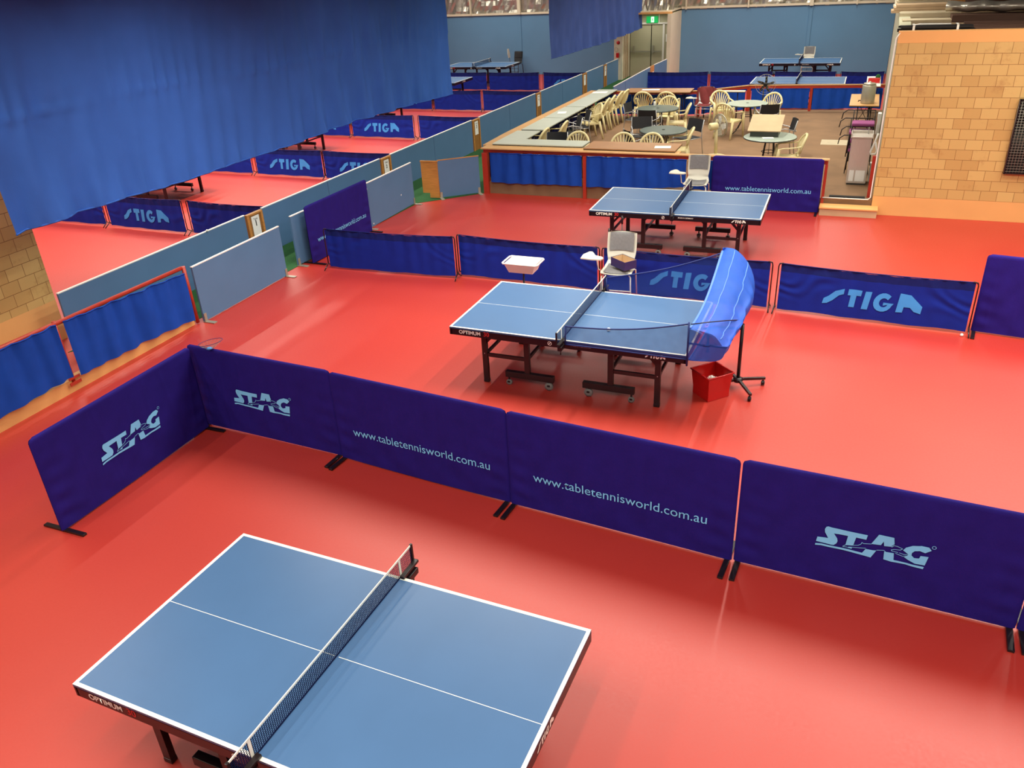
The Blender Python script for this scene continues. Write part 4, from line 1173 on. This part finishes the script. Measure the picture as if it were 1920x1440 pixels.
for vv, a0, a1 in ((.13, .02, .9), (.27, .02, .97)):
    b = MB(); b.tube([pocket(a0 + (a1 - a0) * i / 24, vv) for i in range(25)], .006, 5); b.build('seam', 'netrim', pk)
# dark cane across the pocket
b = MB(); b.tube([(-1.28, yn, 1.13), (-1.13, yn + .12, 1.12), (-.98, yn + .35, 1.06), (-.88, 8.2, .95), (-.87, 8.45, .82)], .006, 6); b.build('cane', 'black', t)

t = thing('net_stand', 'black wheeled stand carrying the back of the catch net', 'stand', (-.87, 8.45, 0))
b = MB(); b.tube([(0, 0, .13), (0, 0, .80)], .020, 10); b.build('pole', 'black', t)
b = MB(); b.tube([(-.42, -.02, .70), (-.2, -.01, .74), (0, 0, .74)], .014, 8); b.tube([(-.36, -.02, .42), (-.36, -.02, .72)], .013, 8); b.build('branch', 'black', t)
b = MB(); b.lathe((0, 0, 0), [(.05, .09), (.055, .10), (.055, .13), (.03, .145)], 14); b.build('hub', 'black', t)
for a in (R_(-57), R_(32), R_(123), R_(212)):
    c, s = cos(a), sin(a)
    b = MB(); b.bar((c * .04, s * .04, .115), (c * .33, s * .33, .085), .028, .028); l = b.build('base_arm', 'black', t)
    b = MB(); b.tube([(c * .31, s * .31, .08), (c * .31, s * .31, .05)], .008, 6); b.lathe((c * .31, s * .31, .028), [(.012, -.02), (.028, -.016), (.028, -.004), (.02, 0), (.028, .004), (.028, .016), (.012, .02)], 14, 'X'); b.build('caster', 'black', l)

t = thing('ball_bucket', 'red plastic tub with a few white balls under the catch net', 'bucket', (-1.13, 8.22, 0), R_(-43))
b = MB()
for s in (-1, 1):
    for o_ in (0, -.006):
        b.grid(10, 6, lambda u, v: (s * (.13 + .03 * v + o_), (u - .5) * (.27 + .06 * v), .004 + .30 * v))
        b.grid(10, 6, lambda u, v: ((u - .5) * (.26 + .06 * v), s * (.135 + .03 * v + o_), .004 + .30 * v))
b.box((0, 0, .08), (.278, .288, .152)); b.build('tub', 'redplastic', t)
b = MB(); b.tube([(-.165, -.168, .30), (.165, -.168, .30), (.165, .168, .30), (-.165, .168, .30)], .010, 6, closed=True); b.build('rim', 'redplastic', t)
def ball(x, y, z, lab, group=None):
    b = MB(); r = .02
    b.lathe((0, 0, 0), [(r * sin(a) + 1e-4, -r * cos(a)) for a in [pi * i / 12 for i in range(13)]], 20)
    o = b.build('table_tennis_ball', 'ball'); o.location = (x, y, z); tag(o, lab, 'ball', group); return o
for i, (dx, dy, dz) in enumerate([(-.05, -.01, .147), (-.01, -.04, .147), (.03, .0, .147), (-.005, .005, .178), (.045, .045, .147), (-.03, .045, .147), (.07, -.02, .147), (.01, .05, .147)]):
    ball(-1.13 + dx, 8.24 + dy, dz + .03, 'one of the white balls lying in the red tub', 'white balls in the red tub')
ball(-2.25, 7.95, .782, 'white ball lying on the middle table inside the side net')
ball(1.57, 10.63, .021, 'white ball on the floor at the foot of the right blue surround')
ball(-9.54, 9.9, .826, 'tiny white ball resting on the long divider panel')

# ================================================================== CLUB: FANS, BOX, APPLIANCES
t = thing('pedestal_fan', 'cream pedestal fan behind the front rail', 'fan', F(-2.92, 19.15), R_(138))
t.scale = (1.32, 1.32, 1.32)
b = MB(); b.lathe((0, 0, 0), [(.17, 0), (.17, .02), (.05, .04), (.03, .06)], 20); b.build('base', 'poly', t)
b = MB(); b.tube([(0, 0, .05), (0, .02, .45)], [.03, .026], 10); b.build('stem', 'poly', t)
b = MB(); b.lathe((0, .10, .52), [(.03, -.10), (.06, -.08), (.065, .04), (.04, .07)], 16, 'Y'); b.build('motor', 'poly', t)
b = MB()
for r in (.05, .09, .13, .17):
    for yy, rr in ((-.02, r), (-.09, r)):
        b.tube([(rr * cos(a * pi / 12), yy + .03 * (rr / .18) ** 2 * (1 if yy < -.05 else -1), .52 + rr * sin(a * pi / 12)) for a in range(24)], .0022, 4, closed=True)
b.tube([(.185 * cos(a * pi / 12), -.055, .52 + .185 * sin(a * pi / 12)) for a in range(24)], .009, 6, closed=True)
for a in range(24):
    c, s = cos(a * pi / 12), sin(a * pi / 12); b.tube([(.03 * c, -.09, .52 + .03 * s), (.18 * c, -.06, .52 + .18 * s)], .0018, 4); b.tube([(.03 * c, -.02, .52 + .03 * s), (.18 * c, -.05, .52 + .18 * s)], .0018, 4)
b.build('guard', 'urn', t)
b = MB()
for k in range(4):
    a = k * pi / 2; b.poly([(.02, -.02), (.15, -.06), (.165, .02), (.10, .06), (.02, .02)], .003, lambda p, q, tt: (p * cos(a) - q * sin(a), -.05 + tt + q * .2, .52 + p * sin(a) + q * cos(a)))
b.build('blades', 'white', t)

t = thing('palm_fan', 'black bladed floor fan standing before the rear club rail', 'fan', F(-2.48, 23.9))
b = MB(); b.lathe((0, 0, 0), [(.16, 0), (.16, .02), (.04, .04), (.02, .06)], 20); b.build('base', 'fanblade', t)
b = MB(); b.tube([(0, 0, .05), (.0, 0, .80)], .018, 8); b.build('stem', 'fanblade', t)
hub = (.05, -.08, .93)
b = MB()
for k in range(5):
    a = pi / 2 + k * 2 * pi / 5; c, s = cos(a), sin(a)
    b.poly([(.02, -.03), (.10, -.045), (.22, -.035), (.235, .0), (.20, .02), (.10, .015), (.02, .03)], .008, lambda p, q, tt: (hub[0] + p * c - q * s, hub[1] + tt + q * .35, hub[2] + p * s + q * c))
b.build('blades', 'fanblade', t)
b = MB(); b.lathe(hub, [(.03, -.05), (.055, -.03), (.055, .05), (.03, .07)], 14, 'Y'); b.build('motor', 'fanblade', t)
b = MB()
for r in (.12, .20, .26): b.tube([(hub[0] + r * cos(a * pi / 14), hub[1] - .03 + (.02 if r < .25 else .03), hub[2] + r * sin(a * pi / 14)) for a in range(28)], .0025 if r < .25 else .005, 5, closed=True)
for a in range(14): b.tube([(hub[0] + .05 * cos(a * pi / 7), hub[1] - .04, hub[2] + .05 * sin(a * pi / 7)), (hub[0] + .26 * cos(a * pi / 7), hub[1], hub[2] + .26 * sin(a * pi / 7))], .002, 4)
b.build('guard', 'urn', t)

t = thing('board_box', 'large tan board sloping on a low dark box on the near glass table', 'box', F(-1.76, 18.06, Z + .73), 0)
b = MB(); b.bar((0, -.30, .12), (0, .40, .33), .66, .02); b.build('board', 'card', t)
b = MB(); b.poly([(-.24, .002), (.36, .002), (.36, .29), (-.24, .11)], .56, lambda a, c, k: (-.28 + k, a, c)); b.build('low_box', 'darkrim', t)

t = thing('water_urn', 'dull metal water urn on the tan folding table by the wall', 'urn', F(.15, 22.05, Z + TH))
b = MB(); b.lathe((0, 0, 0), [(.15, 0), (.155, .02), (.155, .40), (.14, .43)], 28); b.build('body', 'urn', t)
b = MB(); b.lathe((0, 0, .43), [(.145, 0), (.13, .03), (.03, .045), (.02, .07)], 24); b.build('lid', 'urn', t)
b = MB(); b.tube([(-.15, 0, .06), (-.20, 0, .06), (-.20, 0, .03)], .012, 8); b.build('tap', 'black', t)
b = MB(); b.tube([(-.155, 0, .25), (-.19, 0, .27), (-.19, 0, .33), (-.155, 0, .35)], .009, 6); b.build('handle', 'black', t)
o = MB().box((0, 0, .05), (.28, .24, .10), bevel=.004).build('red_tray', 'redplastic'); o.location = F(.25, 24.1, Z + .952); tag(o, 'red box on the white side table behind the urn', 'box')
o = MB().box((0, 0, .02), (.24, .34, .03)).build('paper_pile', 'paper'); o.location = F(.22, 24.7, Z + .952); tag(o, 'white pile of paper on the white side table', 'paper')
b = MB(); b.lathe((0, 0, 0), [(.05, 0), (.07, .05), (.05, .14), (.02, .16)], 12); o = b.build('green_bowl', 'green'); o.location = F(.34, 24.42, Z + .951); tag(o, 'small green pot on the white side table at the wall', 'pot')

t = thing('water_cooler', 'stainless steel drinking fountain with two paper notices by the step', 'drinking fountain', F(.12, 17.26), 0.0)
b = MB(); b.box((0, 0, .46), (.36, .36, .86), bevel=.012); b.build('cabinet', 'steel', t)
b = MB(); b.box((0, 0, .905), (.40, .40, .03), bevel=.006); 
for s in (-1, 1): b.box((s * .19, 0, .945), (.02, .38, .06), bevel=.006)
b.box((0, .19, .945), (.38, .02, .06), bevel=.006); b.build('basin', 'steel', t)
b = MB(); b.box((0, 0, .015), (.33, .33, .03)); b.build('plinth', 'darkrim', t)
b = MB(); b.tube([(.10, .12, .92), (.10, .12, 1.02), (.10, .05, 1.05)], .008, 6); b.build('spout', 'chrome', t)
MB().box((-.10, -.183, .18), (.085, .003, .21)).build('notice', 'paper', t)
MB().box((.055, -.183, .18), (.17, .003, .21)).build('notice', 'paper', t)
def tube_chair(x, y, z, rz, lab):
    t = thing('tube_frame_chair', lab, 'chair', (x, y, Z + z), rz, None)
    for s in (-1, 1):
        b = MB(); b.tube([(s * .2, .16, .01), (s * .2, .14, .44), (s * .2, .20, .70)], .011, 6); b.build('leg', 'black', t)
        b = MB(); b.tube([(s * .22, -.18, .01), (s * .2, -.18, .42), (s * .2, .14, .44)], .011, 6); b.build('leg', 'black', t)
    b = MB(); b.tube([(-.42, .20, .52), (-.40, .20, .64), (-.32, .20, .70), (.2, .20, .70)], .011, 6); b.build('hooked_bar', 'black', t)
    b = MB(); b.box((0, -.02, .48), (.42, .38, .06), bevel=.02); b.build('cushion', 'purplepad', t)
    return t
tube_chair(.10, 18.15, 0, 0, 'bottom black tubular chair with magenta cushion of the stack behind the drinking fountain')
tube_chair(.12, 18.16, .17, 0, 'second black tubular chair of the magenta cushioned stack behind the drinking fountain')
tube_chair(.08, 18.14, .34, 0, 'third black tubular chair of the magenta cushioned stack behind the drinking fountain')
tube_chair(.11, 18.15, .50, 0, 'top black tubular chair of the magenta cushioned stack behind the drinking fountain')
t = thing('white_hose', 'white hose looped at the wall beside the drinking fountain', 'hose', F(.36, 17.0))
b = MB(); b.tube([(.03, 0, 1.0), (0, 0, .86), (-.06, -.01, .66), (-.05, -.01, .62), (.03, 0, .62), (.05, 0, .68), (.0, 0, .86)], .018, 8); b.build('loop', 'white', t)
o = MB().box((0, 0, .18), (.05, .16, .36), bevel=.004).build('white_container', 'white'); o.location = F(.36, 17.45, Z); tag(o, 'slim white container on the floor between the fountain and the wall', 'container')
t = thing('wall_phone_box', 'white upright box mounted on the side wall above the fountain', 'dispenser', (.40, 18.6, .95))
MB().box((0, 0, .2), (.07, .16, .42), bevel=.01).build('body', 'white', t); MB().box((-.037, 0, .25), (.004, .09, .1)).build('label_patch', 'redsign', t)

# louvre grille on the block wall
t = thing('wall_grille', 'black wire guarded louvre in the block wall at the right edge', 'grille', (2.41, 15.95, .84))
W_, H_ = 1.3, 1.21
b = MB(); b.box((W_ / 2, -.01, H_ / 2), (W_, .02, H_)); b.build('backing', 'dark', t)
b = MB()
for i in range(20): b.box((W_ / 2, -.03, .35 + i * .042), (W_ - .04, .03, .006), rx=R_(35))
b.build('louvres', 'darkrim', t)
b = MB()
for i in range(int(W_ / .045) + 1): b.tube([(i * .045, -.065, 0), (i * .045, -.065, H_)], .003, 4)
for i in range(int(H_ / .045) + 1): b.tube([(0, -.065, i * .045), (W_, -.065, i * .045)], .003, 4)
b.build('wire_guard', 'urn', t)
b = MB(); b.box((.01, -.04, H_ / 2), (.02, .06, H_)); b.box((W_ - .01, -.04, H_ / 2), (.02, .06, H_)); b.box((W_ / 2, -.04, .01), (W_, .06, .02)); b.box((W_ / 2, -.04, H_ - .01), (W_, .06, .02)); b.build('frame', 'black', t)

# ================================================================== STORED THINGS ON THE BLOCK ROOM ROOF
ZR = 3.062
t = thing('slat_bundle', 'bundle of black slats tied with white straps on the roof deck edge', 'bundle', (1.0, 16.33, ZR))
rnd = random.Random(2)
for k in range(8):
    MB().box((rnd.uniform(-.04, .04), -.14 + .036 * k, .02 + .012 * (k % 3)), (1.1, .032, .03)).build('slat', 'blackedge', t)
for k in range(7):
    MB().box((rnd.uniform(-.05, .05), -.12 + .036 * k, .075 + .008 * (k % 2)), (1.08, .032, .03)).build('slat', 'blackedge', t)
for x in (-.34, .32):
    b = MB(); b.box((x, -.165, .055), (.035, .006, .10)); b.box((x, 0, .112), (.035, .33, .005)); b.box((x, .155, .055), (.035, .006, .10)); b.build('strap', 'white', t)
t = thing('foil_roll', 'long package wrapped in silver plastic lying on the roof deck', 'package', (2.25, 18.4, ZR + .12), R_(-14))
b = MB()
b.grid(40, 14, lambda u, v: ((u - .5) * 2.0, .17 * cos(2 * pi * v) * (1 + .12 * sin(40 * u)), .11 + .09 * sin(2 * pi * v) * (1 + .15 * sin(23 * u + 5 * v)))); b.build('wrapping', 'foil', t)
MB().box((.75, 0, .21), (.32, .2, .01)).build('white_patch', 'white', t)
o = MB().box((2.3, 18.3, ZR + .06), (1.9, .5, .12)).build('plank_stack', 'brownplank'); tag(o, 'dark plank stack underneath the silver wrapped package', 'planks')
for i, (x, y, w, d, z, m, lab) in enumerate([
    (1.0, 18.3, .95, .5, .05, 'beigeboard', 'beige board lying behind the black slat bundle'),
    (1.05, 19.6, 1.1, .6, .09, 'beigeboard', 'wide pale board in the middle of the left roof stack'),
    (1.0, 21.0, 1.2, .6, .16, 'card', 'tan board stacked further back on the roof deck'),
    (1.2, 22.6, 1.5, .7, .22, 'offwhite', 'long white board at the back left of the roof deck'),
    (2.2, 16.45, 1.3, .22, .04, 'brownplank', 'front brown plank to the right of the black slat bundle'),
    (2.3, 16.85, 1.5, .24, .05, 'brownplank', 'second brown plank to the right of the black slat bundle'),
    (2.3, 17.3, 1.6, .24, .06, 'brownplank', 'third brown plank below the silver wrapped package'),
    (3.0, 16.4, .6, .3, .05, 'beigeboard', 'short pale board at the right edge of the roof deck'),
    (2.6, 21.0, 2.2, .5, .20, 'brownplank', 'dark plank pile behind the silver wrapped package'),
    (3.3, 22.8, 2.4, .6, .35, 'brownplank', 'rearmost dark plank pile on the roof deck')]):
    b = MB(); n = max(1, int(z / .05))
    for k in range(n): b.box((rnd.uniform(-.05, .05) * (n > 1), rnd.uniform(-.02, .02), z * (k + .5) / n), (w - .03 * (k % 2), d, z / n * .92))
    o = b.build('stored_board', m); o.location = (x, y, ZR); o.rotation_euler = (0, 0, rnd.uniform(-.05, .05)); tag(o, lab, 'board')
t = thing('trestle_offcut', 'brown upright board leaning in the roof stack by the silver package', 'board', (1.50, 19.4, ZR + .10), R_(10))
b = MB(); b.box((0, 0, .12), (.26, .05, .26), rx=R_(-35)); b.build('board', 'timberbrown', t)
b = MB(); b.poly([(-.3, 0), (.3, 0), (.3, .04), (-.2, .045), (-.27, .03)], .12, lambda a, c, k: (a, k, c)); o = b.build('white_offcut', 'white'); o.location = (1.0, 17.3, ZR); tag(o, 'curved white plastic offcut behind the black slat bundle', 'offcut')
